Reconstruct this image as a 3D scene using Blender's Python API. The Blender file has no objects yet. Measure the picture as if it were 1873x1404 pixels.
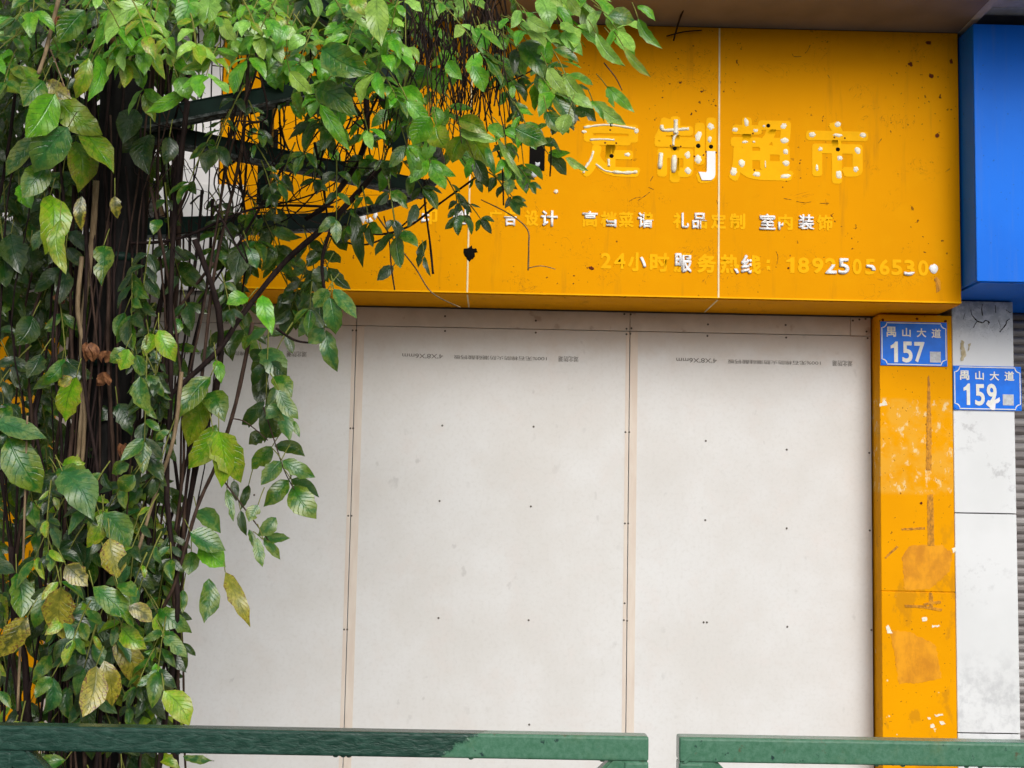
import bpy, bmesh, math, random
from mathutils import Vector, Matrix

scene = bpy.context.scene
# ------------------------------------------------------------------ camera
YAW, PITCH, ROLL = map(math.radians, (0.7, 5.56, 1.1))
CAM_M = (Matrix.Rotation(-YAW, 4, 'Z') @ Matrix.Rotation(math.pi / 2 + PITCH, 4, 'X') @ Matrix.Rotation(ROLL, 4, 'Z'))
EYE = Vector((0, 0, 1.6))
cam_d = bpy.data.cameras.new('camera')
cam_d.sensor_width = 36.0
cam_d.lens = 36.0 * 2400 / 1873
cam_d.clip_end = 1000
cam = bpy.data.objects.new('camera', cam_d)
scene.collection.objects.link(cam)
cam.matrix_world = Matrix.Translation(EYE) @ CAM_M
scene.camera = cam

# ------------------------------------------------------------------ sky, sun, exposure
SUN_EL, SUN_AZ = math.radians(34), math.radians(22)      # behind the camera, a little to its right
world = bpy.data.worlds.new('World')
scene.world = world
world.use_nodes = True
wn, wl = world.node_tree.nodes, world.node_tree.links
sky = wn.new('ShaderNodeTexSky')
sky.sky_type = 'NISHITA'
sky.sun_disc = False
sky.sun_elevation = SUN_EL
sky.sun_rotation = math.pi - SUN_AZ
sky.dust_density = 4.0
hsv = wn.new('ShaderNodeHueSaturation')                  # overcast: the blue is washed out
hsv.inputs['Saturation'].default_value = 0.22
wl.new(sky.outputs[0], hsv.inputs['Color'])
wl.new(hsv.outputs[0], wn['Background'].inputs['Color'])
wn['Background'].inputs['Strength'].default_value = 0.14
sun_d = bpy.data.lights.new('sun', 'SUN')
sun_d.energy = 1.5
sun_d.angle = math.radians(40)
sun_d.color = (1.0, 0.97, 0.92)
sun = bpy.data.objects.new('sun', sun_d)
scene.collection.objects.link(sun)
to_sun = Vector((math.sin(SUN_AZ) * math.cos(SUN_EL), -math.cos(SUN_AZ) * math.cos(SUN_EL), math.sin(SUN_EL)))
sun.rotation_euler = to_sun.to_track_quat('Z', 'Y').to_euler()
vs = scene.view_settings
vs.view_transform, vs.look, vs.gamma, vs.exposure = 'Standard', 'None', 1.0, -0.09
vs.use_curve_mapping = False

# ------------------------------------------------------------------ helpers
RND = random.Random(11)
COL = scene.collection


def P(px, py, Y):
    """point of the photograph on the upright plane at distance Y"""
    d = CAM_M.to_3x3() @ Vector((px - 936.5, 702 - py, -2400))
    return EYE + d * (Y / d.y)


def link(o, parent=None):
    COL.objects.link(o)
    if parent is not None:
        o.parent = parent
        o.matrix_parent_inverse = Matrix.Translation(-parent.location)
    return o


def tag(o, label=None, cat=None, group=None, kind=None):
    for k, v in (('label', label), ('category', cat), ('group', group), ('kind', kind)):
        if v:
            o[k] = v
    return o


def thing(name, loc, label, cat, group=None):
    o = bpy.data.objects.new(name, None)
    o.empty_display_size = 0.1
    o.location = loc
    link(o)
    return tag(o, label, cat, group)


def mesh_obj(name, me, mat, parent=None, smooth=False):
    if mat and not me.materials:
        me.materials.append(mat)
    if smooth:
        me.polygons.foreach_set('use_smooth', [True] * len(me.polygons))
    return link(bpy.data.objects.new(name, me), parent)


def from_bm(name, bm, mat, parent=None, smooth=False):
    bmesh.ops.recalc_face_normals(bm, faces=bm.faces)
    me = bpy.data.meshes.new(name)
    bm.to_mesh(me)
    bm.free()
    return mesh_obj(name, me, mat, parent, smooth)


def add_box(bm, x0, x1, y0, y1, z0, z1, bevel=0.0, seg=2):
    r = bmesh.ops.create_cube(bm, size=1)
    for v in r['verts']:
        v.co = Vector(((x0 + x1) / 2 + v.co.x * (x1 - x0), (y0 + y1) / 2 + v.co.y * (y1 - y0), (z0 + z1) / 2 + v.co.z * (z1 - z0)))
    if bevel:
        es = {e for v in r['verts'] for e in v.link_edges}
        bmesh.ops.bevel(bm, geom=list(es), offset=bevel, segments=seg, affect='EDGES', profile=0.6)


def box(name, x0, x1, y0, y1, z0, z1, mat, parent=None, bevel=0.0, seg=2):
    bm = bmesh.new()
    add_box(bm, x0, x1, y0, y1, z0, z1, bevel, seg)
    return from_bm(name, bm, mat, parent)


def add_bar(bm, a, b, w, h, bevel=0.003, up=Vector((0, 0, 1))):
    """square bar from a to b, w across and h tall"""
    a, b = Vector(a), Vector(b)
    d = b - a
    L = d.length
    d.normalize()
    s = d.cross(up).normalized()
    u = s.cross(d)
    r = bmesh.ops.create_cube(bm, size=1)
    for v in r['verts']:
        c = v.co.copy()
        v.co = a + d * (c.x + .5) * L + s * c.y * w + u * c.z * h
    if bevel:
        es = {e for v in r['verts'] for e in v.link_edges}
        bmesh.ops.bevel(bm, geom=list(es), offset=bevel, segments=2, affect='EDGES')


def tube_data(pts, radii, sides, V, F):
    base = len(V)
    n = len(pts)
    prev = None
    for i, p in enumerate(pts):
        d = (pts[min(i + 1, n - 1)] - pts[max(i - 1, 0)]).normalized()
        if prev is None:
            ref = Vector((0, 1, 0)) if abs(d.y) < .9 else Vector((1, 0, 0))
            s = d.cross(ref).normalized()
        else:
            s = (prev - d * prev.dot(d)).normalized()
        prev = s
        u = d.cross(s)
        for k in range(sides):
            a = 2 * math.pi * k / sides
            V.append(p + (s * math.cos(a) + u * math.sin(a)) * radii[i])
    for i in range(n - 1):
        for k in range(sides):
            k2 = (k + 1) % sides
            F.append((base + i * sides + k, base + i * sides + k2, base + (i + 1) * sides + k2, base + (i + 1) * sides + k))
    F.append(tuple(base + k for k in range(sides - 1, -1, -1)))
    F.append(tuple(base + (n - 1) * sides + k for k in range(sides)))


def tube(name, pts, radii, mat, parent=None, sides=6):
    V, F = [], []
    tube_data(pts, radii, sides, V, F)
    me = bpy.data.meshes.new(name)
    me.from_pydata(V, [], F)
    return mesh_obj(name, me, mat, parent, smooth=True)


def smooth_path(pts, n):
    """Catmull-Rom through pts, n steps per span"""
    out = []
    for i in range(len(pts) - 1):
        p0, p1, p2, p3 = pts[max(i - 1, 0)], pts[i], pts[i + 1], pts[min(i + 2, len(pts) - 1)]
        for k in range(n):
            t = k / n
            out.append(.5 * ((2 * p1) + (p2 - p0) * t + (2 * p0 - 5 * p1 + 4 * p2 - p3) * t * t + (3 * p1 - p0 - 3 * p2 + p3) * t ** 3))
    out.append(pts[-1].copy())
    return out


# ------------------------------------------------------------------ materials
class Mat:
    def __init__(self, name, rough=.6, spec=.5):
        self.m = bpy.data.materials.new(name)
        self.m.use_nodes = True
        self.t = self.m.node_tree
        self.b = self.t.nodes['Principled BSDF']
        self.b.inputs['Roughness'].default_value = rough
        self.b.inputs['Specular IOR Level'].default_value = spec
        self.co = self.t.nodes.new('ShaderNodeTexCoord').outputs['Object']
        geo = self.t.nodes.new('ShaderNodeNewGeometry')
        self.pos = geo.outputs['Position']

    def node(self, typ, **kw):
        n = self.t.nodes.new(typ)
        for k, v in kw.items():
            setattr(n, k, v)
        return n

    def put(self, sock, v):
        if hasattr(v, 'is_linked') or isinstance(v, bpy.types.NodeSocket):
            self.t.links.new(v, sock)
        else:
            if sock.type == 'RGBA' and len(v) == 3:
                v = (*v, 1)
            sock.default_value = v

    def noise(self, scale, detail=4, rough=.55, vec=None, sc=None, dist=0):
        v = vec or self.pos
        if sc:
            mp = self.node('ShaderNodeMapping')
            mp.inputs['Scale'].default_value = sc
            self.t.links.new(v, mp.inputs[0])
            v = mp.outputs[0]
        n = self.node('ShaderNodeTexNoise')
        n.inputs['Scale'].default_value = scale
        n.inputs['Detail'].default_value = detail
        n.inputs['Roughness'].default_value = rough
        n.inputs['Distortion'].default_value = dist
        self.t.links.new(v, n.inputs['Vector'])
        return n.outputs[0]

    def ramp(self, fac, a, b):
        n = self.node('ShaderNodeMapRange', interpolation_type='SMOOTHSTEP')
        self.put(n.inputs[0], fac)
        n.inputs[1].default_value, n.inputs[2].default_value = a, b
        return n.outputs[0]

    def math(self, op, a, b=0.0):
        n = self.node('ShaderNodeMath', operation=op)
        self.put(n.inputs[0], a)
        self.put(n.inputs[1], b)
        return n.outputs[0]

    def mix(self, fac, a, b):
        n = self.node('ShaderNodeMix', data_type='RGBA')
        self.put(n.inputs[0], fac)
        self.put(n.inputs[6], a)
        self.put(n.inputs[7], b)
        return n.outputs[2]

    def sep(self, vec):
        n = self.node('ShaderNodeSeparateXYZ')
        self.t.links.new(vec, n.inputs[0])
        return n.outputs

    def color(self, v):
        self.put(self.b.inputs['Base Color'], v)
        return self

    def rough(self, v):
        self.put(self.b.inputs['Roughness'], v)
        return self

    def bump(self, h, strength=.3, dist=.01):
        n = self.node('ShaderNodeBump')
        n.inputs['Strength'].default_value = strength
        n.inputs['Distance'].default_value = dist
        self.t.links.new(h, n.inputs['Height'])
        self.t.links.new(n.outputs[0], self.b.inputs['Normal'])
        return self


def plain(name, col, rough=.6, spec=.5, vary=.12, scale=14):
    m = Mat(name, rough, spec)
    n = m.noise(scale)
    m.color(m.mix(m.ramp(n, .3, .7), tuple(c * (1 - vary) for c in col), tuple(min(1, c * (1 + vary)) for c in col)))
    return m.m


def orange_material(name, base, bulge=False):
    m = Mat(name, .6, .03)
    n1 = m.noise(1.6, 3)
    c = m.mix(m.ramp(n1, .3, .7), tuple(b * .93 for b in base), base)
    fade = m.noise(9, 6)
    c = m.mix(m.math('MULTIPLY', m.ramp(fade, .5, .8), .25), c, (.86, .40, .002))
    streak = m.noise(6, 5, .6, sc=(3.5, 1, .35))
    c = m.mix(m.math('MULTIPLY', m.ramp(streak, .56, .75), .3), c, (.36, .15, .012))
    # insect tracks, specks, dry roots
    sp = m.noise(55, 2, .5)
    cl = m.noise(3.2, 3)
    c = m.mix(m.math('MULTIPLY', m.ramp(sp, .69, .73), m.ramp(cl, .5, .62)), c, (.10, .028, .01))
    wv = m.noise(7, 4, .6, dist=2.5)
    line = m.ramp(m.math('ABSOLUTE', m.math('SUBTRACT', wv, .5)), .006, .0)
    cl2 = m.noise(4.2, 3, vec=m.pos, sc=(1, 1, 1.4))
    c = m.mix(m.math('MULTIPLY', m.math('MULTIPLY', line, m.ramp(cl2, .52, .62)), .75), c, (.16, .05, .012))
    m.color(c)
    m.bump(m.noise(2.2, 2), .06, .02)
    return m.m


M = {}
M['orange'] = orange_material('orange_sheet', (.82, .333, .0))
M['ghost'] = plain('unfaded_yellow_sheet', (.95, .465, .003), .6, .05, .05)
M['seam'] = plain('pale_seam_sealant', (.80, .66, .38), .6)
M['glue'] = plain('old_white_glue', (.83, .77, .62), .55, .4, .1, 60)
M['acrylic'] = plain('white_acrylic', (.84, .82, .82), .35, .5, .05)
M['hole'] = plain('dark_hollow', (.006, .005, .004), .9, .1)  # near black paints the dark inside holes and openings; also black foil
M['rusthole'] = plain('rusty_drill_mark', (.14, .03, .012), .9, .1)
M['soffit'] = plain('brown_soffit_paint', (.22, .192, .175), .6, .3, .16, 3)
M['whitesign'] = plain('white_sign_sheet', (.80, .77, .77), .5, .4, .04, 4)
M['wall'] = plain('grey_render', (.36, .34, .32), .85, .2, .15, 6)
M['paving'] = plain('wet_paving', (.13, .125, .115), .85, .2, .2, 9)
M['asphalt'] = plain('asphalt', (.055, .055, .055), .9, .2, .3, 30)
M['ceilplank'] = plain('grey_ceiling_strip', (.46, .47, .49), .6, .3, .12, 20)
M['screw'] = plain('screw_steel', (.10, .085, .07), .6, .4)
M['print'] = plain('black_ink', (.19, .175, .16), .9, .1, .3, 90)
M['platewhite'] = plain('plate_white_paint', (.80, .80, .74), .45, .4, .06, 60)
M['sticker'] = plain('worn_sticker', (.55, .57, .60), .6, .3, .12, 90)


def blue_sheet():
    m = Mat('blue_sign_sheet', .45, .12)
    n = m.noise(2, 4)
    m.color(m.mix(m.ramp(n, .3, .7), (.002, .13, .70), (.004, .16, .80)))
    st = m.noise(7, 5, .6, sc=(4, 1, .3))
    c = m.mix(m.ramp(n, .3, .7), (.002, .15, .76), (.003, .178, .86))
    c = m.mix(m.math('MULTIPLY', m.ramp(st, .52, .75), .16), c, (.12, .20, .42))
    sp = m.noise(60, 2)
    m.color(m.mix(m.math('MULTIPLY', m.ramp(sp, .68, .72), .5), c, (.01, .05, .20)))
    m.bump(m.noise(120, 2), .04, .004)
    return m.m


def plate_blue():
    m = Mat('plate_blue_enamel', .35, .2)
    n = m.noise(25, 4)
    m.color(m.mix(m.ramp(n, .3, .75), (.0, .15, .76), (.0, .19, .90)))
    return m.m


def board_mat():
    m = Mat('fibre_board', .85, .15)
    a = m.noise(2.6, 5, .62)
    c = m.mix(m.ramp(a, .3, .7), (.69, .672, .65), (.745, .74, .735))
    b = m.noise(6.5, 4, .6)
    c = m.mix(m.math('MULTIPLY', m.ramp(b, .5, .72), .3), c, (.72, .66, .63))
    f = m.noise(60, 3, .6)
    c = m.mix(m.math('MULTIPLY', m.ramp(f, .45, .75), .22), c, (.55, .53, .50))
    s = m.noise(19, 3, .5, sc=(1, 1, .75))
    k = m.noise(1.9, 2)
    c = m.mix(m.math('MULTIPLY', m.math('MULTIPLY', m.ramp(s, .64, .74), m.ramp(k, .46, .60)), .35), c, (.40, .385, .37))
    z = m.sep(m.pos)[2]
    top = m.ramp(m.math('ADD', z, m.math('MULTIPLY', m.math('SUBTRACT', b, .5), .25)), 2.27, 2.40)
    c = m.mix(m.math('MULTIPLY', top, .35), c, (.56, .47, .39))   # brown shade under the sign box, painted into the boards
    m.color(c)
    m.bump(m.math('ADD', m.math('MULTIPLY', m.noise(240, 2), .04), m.noise(1.7, 2)), .25, .03)
    return m.m


def strip_mat():
    m = Mat('fibre_board_strip', .85, .15)
    a = m.noise(7, 5, .6)
    c = m.mix(m.ramp(a, .3, .7), (.62, .56, .50), (.72, .66, .60))
    s = m.noise(16, 3)
    m.color(m.mix(m.math('MULTIPLY', m.ramp(s, .6, .72), .5), c, (.36, .25, .19)))
    return m.m


def tape_mat():
    m = Mat('joint_filler', .9, .1)
    a = m.noise(30, 4, sc=(1, 1, .2))
    m.color(m.mix(m.ramp(a, .3, .7), (.68, .58, .50), (.74, .66, .58)))
    return m.m


def white_pillar_mat():
    m = Mat('white_cladding', .45, .4)
    a = m.noise(3, 4)
    c = m.mix(m.ramp(a, .3, .7), (.70, .715, .725), (.76, .775, .79))
    s = m.noise(24, 5, .65)
    k = m.noise(3.4, 3)
    c = m.mix(m.math('MULTIPLY', m.math('MULTIPLY', m.ramp(s, .52, .7), m.ramp(k, .5, .66)), .55), c, (.36, .36, .37))
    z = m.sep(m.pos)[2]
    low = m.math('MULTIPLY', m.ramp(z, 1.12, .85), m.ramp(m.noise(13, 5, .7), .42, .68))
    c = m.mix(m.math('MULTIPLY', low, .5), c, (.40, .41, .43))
    wv = m.noise(9, 4, .6, dist=2)
    line = m.ramp(m.math('ABSOLUTE', m.math('SUBTRACT', wv, .5)), .008, .0)
    up = m.math('MULTIPLY', m.ramp(z, 2.36, 2.48), line)
    c = m.mix(m.math('MULTIPLY', up, .8), c, (.05, .05, .05))       # dead creeper roots
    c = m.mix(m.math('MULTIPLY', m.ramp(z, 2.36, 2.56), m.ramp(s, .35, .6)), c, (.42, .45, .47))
    m.color(c)
    return m.m


def shutter_mat():
    m = Mat('shutter_steel', .5, .5)
    oi = m.node('ShaderNodeObjectInfo').outputs['Random']
    n = m.noise(14, 4, sc=(.4, 1, 1))
    c = m.mix(oi, (.17, .15, .145), (.36, .34, .33))
    m.color(m.mix(m.math('MULTIPLY', m.ramp(n, .45, .7), .5), c, (.10, .08, .075)))
    m.b.inputs['Metallic'].default_value = .2
    return m.m


def rail_mat():
    m = Mat('old_green_paint', .2, .5)
    x, y, z = m.sep(m.pos)
    n = m.noise(11, 5, .6)
    edge = m.math('ADD', m.math('ADD', x, m.math('MULTIPLY', m.math('SUBTRACT', n, .5), .22)), m.math('MULTIPLY', z, -1.6))
    bare = m.ramp(edge, -1.80, -1.785)                      # where the dark top coat has flaked off
    fine = m.noise(70, 6, .7)
    worn = m.mix(m.ramp(fine, .3, .7), (.052, .16, .092), (.098, .225, .15))
    moss = m.noise(7, 5, .65)
    worn = m.mix(m.math('MULTIPLY', m.ramp(moss, .5, .72), .55), worn, (.15, .20, .08))
    pit = m.noise(38, 4, .6)
    worn = m.mix(m.ramp(pit, .63, .70), worn, (.02, .05, .045))
    ru = m.noise(21, 5, .7)
    worn = m.mix(m.math('MULTIPLY', m.ramp(ru, .60, .68), .7), worn, (.10, .075, .04))
    wr = m.noise(62, 4, .65, sc=(.5, 1, 1.5), dist=.5)
    dark = m.mix(m.ramp(wr, .35, .72), (.010, .040, .028), (.030, .080, .060))
    m.color(m.mix(bare, dark, worn))
    h = m.math('ADD', m.math('MULTIPLY', wr, m.math('SUBTRACT', 1.0, bare)), m.math('MULTIPLY', fine, .3))
    m.bump(h, .55, .004)
    return m.m


def steel_green():
    m = Mat('dark_green_steel', .55, .25)
    n = m.noise(16, 5, .65)
    c = m.mix(m.ramp(n, .3, .7), (.003, .016, .012), (.007, .032, .024))
    m.color(c)
    return m.m


def dirty_lip():
    m = Mat('weathered_grey_edge', .7, .3)
    n = m.noise(40, 5, .7)
    m.color(m.mix(m.ramp(n, .42, .62), (.03, .036, .035), (.20, .22, .22)))
    return m.m


def bark(name, a, b, scale=60):
    m = Mat(name, .8, .2)
    n = m.noise(scale, 5, .65, sc=(1, 1, .25))
    m.color(m.mix(m.ramp(n, .3, .72), a, b))
    m.bump(n, .5, .003)
    return m.m


M['blue'] = blue_sheet()
M['plateblue'] = plate_blue()
M['board'] = board_mat()
M['strip'] = strip_mat()
M['tape'] = tape_mat()
M['whiteclad'] = white_pillar_mat()
M['shutter'] = shutter_mat()
M['rail'] = rail_mat()
M['steel'] = steel_green()
M['lip'] = dirty_lip()
M['stem_dark'] = bark('dark_stem_bark', (.008, .004, .004), (.032, .018, .016))
M['stem_mid'] = bark('brown_stem_bark', (.025, .014, .010), (.085, .05, .036))
M['stem_pale'] = bark('pale_stem_bark', (.15, .10, .055), (.30, .22, .13))
M['stem_green'] = bark('green_shoot', (.14, .16, .03), (.26, .27, .06), 30)
M['pole'] = bark('blackened_pole', (.003, .003, .003), (.016, .014, .013), 45)


def pillar_orange():
    m = Mat('orange_pillar_sheet', .6, .04)
    x, y, z = m.sep(m.pos)
    n = m.noise(3, 3)
    c = m.mix(m.ramp(n, .3, .7), (.80, .33, .0), (.86, .365, .0))
    f = m.noise(26, 5, .65, sc=(1, 1, .7))
    # torn poster remains: white flecks in one band, tape and glue stains in others
    band = m.math('MULTIPLY', m.ramp(z, 2.135, 2.12), m.ramp(z, 1.70, 1.73))
    c = m.mix(m.math('MULTIPLY', band, m.math('MULTIPLY', m.ramp(m.noise(13, 4), .38, .6), .45)), c, (.80, .45, .07))
    c = m.mix(m.math('MULTIPLY', band, m.math('MULTIPLY', m.ramp(f, .55, .66), .75)), c, (.84, .70, .40))
    g = m.noise(9, 5, .6, sc=(1, 1, .55))
    c = m.mix(m.math('MULTIPLY', m.ramp(g, .56, .64), m.math('MULTIPLY', m.ramp(z, 1.9, 1.3), .55)), c, (.52, .22, .01))
    fl = m.noise(19, 3, .5)
    c = m.mix(m.math('MULTIPLY', m.ramp(fl, .70, .73), m.ramp(z, 1.3, 1.2)), c, (.83, .70, .40))
    sp = m.noise(70, 2)
    c = m.mix(m.math('MULTIPLY', m.ramp(sp, .70, .73), .8), c, (.22, .08, .01))
    m.color(c)
    m.bump(f, .08, .003)
    return m.m


def stain(name, a, b, scale=60):
    m = Mat(name, .6, .3)
    n = m.noise(scale, 5, .65, sc=(1, 1, .6))
    m.color(m.mix(m.ramp(n, .35, .65), a, b))
    return m.m


M['pillar'] = pillar_orange()
M['tapebrown'] = stain('brown_tape_residue', (.34, .14, .008), (.70, .29, .006))
M['patch'] = stain('poster_glue_patch', (.60, .225, .001), (.83, .345, .0), 14)
M['papertan'] = stain('tan_paper_scrap', (.45, .36, .20), (.62, .54, .36))


def leaf_mat():
    m = Mat('leaf', .34, .7)
    t = m.t
    at = m.node('ShaderNodeAttribute', attribute_name='tint')
    tint, wear = at.outputs['Color'], at.outputs['Alpha']
    uv = m.node('ShaderNodeTexCoord').outputs['UV']
    u, v, _ = m.sep(uv)
    a = m.math('MULTIPLY', m.math('ABSOLUTE', m.math('SUBTRACT', u, .5)), 2.0)
    n0 = m.noise(40, 3, .6)
    s = m.math('ADD', m.math('SUBTRACT', m.math('MULTIPLY', v, 8.0), m.math('MULTIPLY', a, 2.2)), m.math('MULTIPLY', n0, .9))
    tri = m.math('MULTIPLY', m.math('ABSOLUTE', m.math('SUBTRACT', m.math('FRACT', s), .5)), 2.0)
    vein = m.math('MAXIMUM', m.ramp(tri, .80, 1.0), m.ramp(a, .09, .02))
    n = m.noise(55, 4, .6)
    n2 = m.noise(190, 3, .6)
    c = m.mix(m.ramp(n, .3, .72), m.mix(.4, tint, (.004, .035, .008)), tint)
    yel = m.math('MULTIPLY', m.ramp(m.math('ADD', m.math('ADD', n, m.math('MULTIPLY', a, .22)), m.math('MULTIPLY', v, .16)), .56, .80), wear)
    c = m.mix(yel, c, (.42, .36, .035))
    c = m.mix(m.math('MULTIPLY', vein, m.math('MULTIPLY', m.ramp(n0, .3, .7), .55)), c, (.012, .055, .012))
    br = m.math('MULTIPLY', m.ramp(m.math('ADD', m.math('ADD', n2, m.math('MULTIPLY', a, .25)), m.math('MULTIPLY', n, .35)), .86, .99), m.ramp(wear, .3, .9))
    c = m.mix(br, c, (.17, .075, .025))
    m.color(c)
    m.rough(m.math('ADD', m.math('MULTIPLY', n, .34), .08))
    h = m.math('SUBTRACT', m.math('MULTIPLY', n, .35), vein)
    m.bump(h, .42, .003)
    tr = m.node('ShaderNodeBsdfTranslucent')
    tc = m.mix(.45, c, (.24, .46, .02))
    t.links.new(tc, tr.inputs['Color'])
    mx = m.node('ShaderNodeMixShader')
    mx.inputs[0].default_value = .26
    t.links.new(m.b.outputs[0], mx.inputs[1])
    t.links.new(tr.outputs[0], mx.inputs[2])
    t.links.new(mx.outputs[0], t.nodes['Material Output'].inputs['Surface'])
    return m.m


M['leaf'] = leaf_mat()
M['deadleaf'] = stain('dead_leaf', (.10, .035, .014), (.30, .13, .055), 90)

# ------------------------------------------------------------------ plan (metres)
B, YO, YP, YB, YS = 5.85, 5.462, 5.733, 5.30, 6.07     # boards, orange sign, pillars, blue sign, shutter
ZS, ZT = 2.510, 3.691                                 # underside and top of the sign box

# ------------------------------------------------------------------ ground
def sheet(name, x0, x1, y0, y1, z, mat):
    me = bpy.data.meshes.new(name)
    me.from_pydata([(x0, y0, z), (x1, y0, z), (x1, y1, z), (x0, y1, z)], [], [(0, 1, 2, 3)])
    return tag(mesh_obj(name, me, mat), kind='structure')


sheet('ground', -300, 300, -300, 300, -.13, M['asphalt'])
pave = tag(box('pavement', -30, 30, 2.6, 6.6, -.3, -.004, M['wall']), kind='structure')
slab_me = None
for i in range(17):
    for j in range(8):
        x, y = -4.2 + i * .5, 2.62 + j * .405
        if slab_me is None:
            s = box('paving_slab', 0, .492, 0, .397, -.02, .0, M['paving'], None, .004, 1)
            slab_me = s.data
        else:
            s = link(bpy.data.objects.new('paving_slab', slab_me))
        s.location = (x, y, 0)
        s.parent = pave
tag(box('kerb', -30, 30, 2.4, 2.6, -.3, 0, M['paving'], None, .015), kind='structure')

# ------------------------------------------------------------------ shop building shell
bld = thing('shop_building', (0, 6.0, 0), 'brown overhanging soffit and rendered shop wall above and behind the orange signboard', 'building')
box('wall', -6, 2.27, 5.88, 6.1, 0, 3.69, M['wall'], bld)
box('wall', 2.27, 6, 6.12, 6.3, 0, 3.69, M['wall'], bld)
box('soffit', -6, 1.962, 5.03, 6.1, ZT + .003, ZT + .12, M['soffit'], bld)
box('upper_wall', -6, 6, 5.05, 6.3, ZT + .18, 7.5, M['wall'], bld)
box('soffit_trim', 1.964, 2.0, 5.03, 6.1, ZT + .004, ZT + .06, M['ceilplank'], bld)
for k in range(8):
    y = YB - .06 + .085 - k * .085
    box('ceiling_strip', 2.003, 4.5, y - .080, y, ZT + .030, ZT + .05, M['ceilplank'], bld, .003, 1)
box('ceiling_backing', 2.003, 6, 5.03, 6.1, ZT + .055, ZT + .12, M['wall'], bld)

# ------------------------------------------------------------------ orange sign
sign = thing('orange_signboard', (.4, YO, ZS), 'long orange signboard box with peeled Chinese lettering above the boarded shopfront', 'signboard')
XL, XR = -1.19, 1.960
xs = [XL, P(860, 300, YO).x, P(1315, 300, YO).x, XR]
for i in range(3):
    box('panel', xs[i] + (.0008 if i else 0), xs[i + 1] - (.0008 if i < 2 else 0), YO, YO + .012, ZS + .004, ZT, M['orange'], sign, .001, 1)
box('underside', XL, XR, YO + .013, B - .004, ZS, ZS + .012, M['orange'], sign)
box('side_panel', XR - .012, XR, YO + .013, B - .004, ZS + .013, ZT, M['orange'], sign)
box('side_panel', XL, XL + .012, YO + .013, B - .004, ZS + .013, ZT, M['orange'], sign)
for x in xs[1:3]:
    box('seam_bead', x - .0035, x + .0035, YO - .0025, YO + .004, ZS + .005, ZT - .002, M['seam'], sign)
    box('seam_bead', x - .003, x + .003, YO + .02, B - .02, ZS - .002, ZS + .004, M['seam'], sign)
box('edge_trim', XL, XR, YO - .0018, YO + .004, ZS + .003, ZS + .009, M['ghost'], sign)


def glyph_mesh(ch, x0, x1, z0, z1, depth, y, bold=.03, clips=None):
    """one character fitted to x0..x1, z0..z1 on the plane y, as a slab; clips keep (u0,u1,v0,v1) boxes, v from the top;
    the stroke is thickened by laying shifted copies a hair apart"""
    c = bpy.data.curves.new('glyph', 'FONT')
    c.body = ch
    c.offset = .008
    c.resolution_u = 4
    o = bpy.data.objects.new('glyph', c)
    COL.objects.link(o)
    bpy.context.view_layer.update()
    src = bpy.data.meshes.new_from_object(o.evaluated_get(bpy.context.evaluated_depsgraph_get()))
    bpy.data.objects.remove(o)
    bpy.data.curves.remove(c)
    out = bmesh.new()
    vx = [v.co.x for v in src.vertices]
    vy = [v.co.y for v in src.vertices]
    ax, bx, ay, by = min(vx), max(vx), min(vy), max(vy)
    W, H = x1 - x0, z1 - z0
    bh = bold * H                                   # half the thickening, in metres
    shifts = [(0, 0)] + [(bh * sx, bh * sy) for sx, sy in ((1, 0), (-1, 0), (0, 1), (0, -1), (.7, .7), (-.7, .7), (.7, -.7), (-.7, -.7))] if bold else [(0, 0)]
    for cl in (clips or [None]):
        for si, (sx, sy) in enumerate(shifts):
            bm = bmesh.new()
            bm.from_mesh(src)
            for v in bm.verts:
                u, w = (v.co.x - ax) / (bx - ax), (v.co.y - ay) / (by - ay)
                v.co = Vector((((u * (W - 2 * bh) + bh + sx) / W), ((w * (H - 2 * bh) + bh + sy) / H), 0))
            if cl:
                u0, u1, v0, v1 = cl
                for co, no in (((u0, 0, 0), (-1, 0, 0)), ((u1, 0, 0), (1, 0, 0)), ((0, 1 - v0, 0), (0, 1, 0)), ((0, 1 - v1, 0), (0, -1, 0))):
                    bmesh.ops.bisect_plane(bm, geom=bm.verts[:] + bm.edges[:] + bm.faces[:], plane_co=co, plane_no=no, clear_outer=True)
            bmesh.ops.remove_doubles(bm, verts=bm.verts, dist=1e-4)
            if depth > .002 and bm.faces:
                r = bmesh.ops.extrude_face_region(bm, geom=bm.faces[:])
                for g in r['geom']:
                    if isinstance(g, bmesh.types.BMVert):
                        g.co.z = 1
            else:
                for v in bm.verts:
                    v.co.z = 1
            for v in bm.verts:
                v.co = Vector((x0 + v.co.x * W, y - v.co.z * (depth + si * .00003), z0 + v.co.y * H))
            me = bpy.data.meshes.new('tmp')
            bm.to_mesh(me)
            out.from_mesh(me)
            bpy.data.meshes.remove(me)
            bm.free()
    bpy.data.meshes.remove(src)
    return out


def one_mesh(x0, x1, z0, z1, depth, y):
    W, H = x1 - x0, z1 - z0
    bm = bmesh.new()
    f = [bm.verts.new((x0 + u * W, y - depth, z0 + v * H)) for u, v in ((.48, 0), (1, 0), (1, 1), (.68, 1), (.38, .88), (0, .80), (0, .66), (.48, .70))]
    k = [bm.verts.new((v.co.x, y, v.co.z)) for v in f]
    bm.faces.new(f)
    for i in range(len(f)):
        j = (i + 1) % len(f)
        bm.faces.new((f[i], f[j], k[j], k[i]))
    return bm


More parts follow.
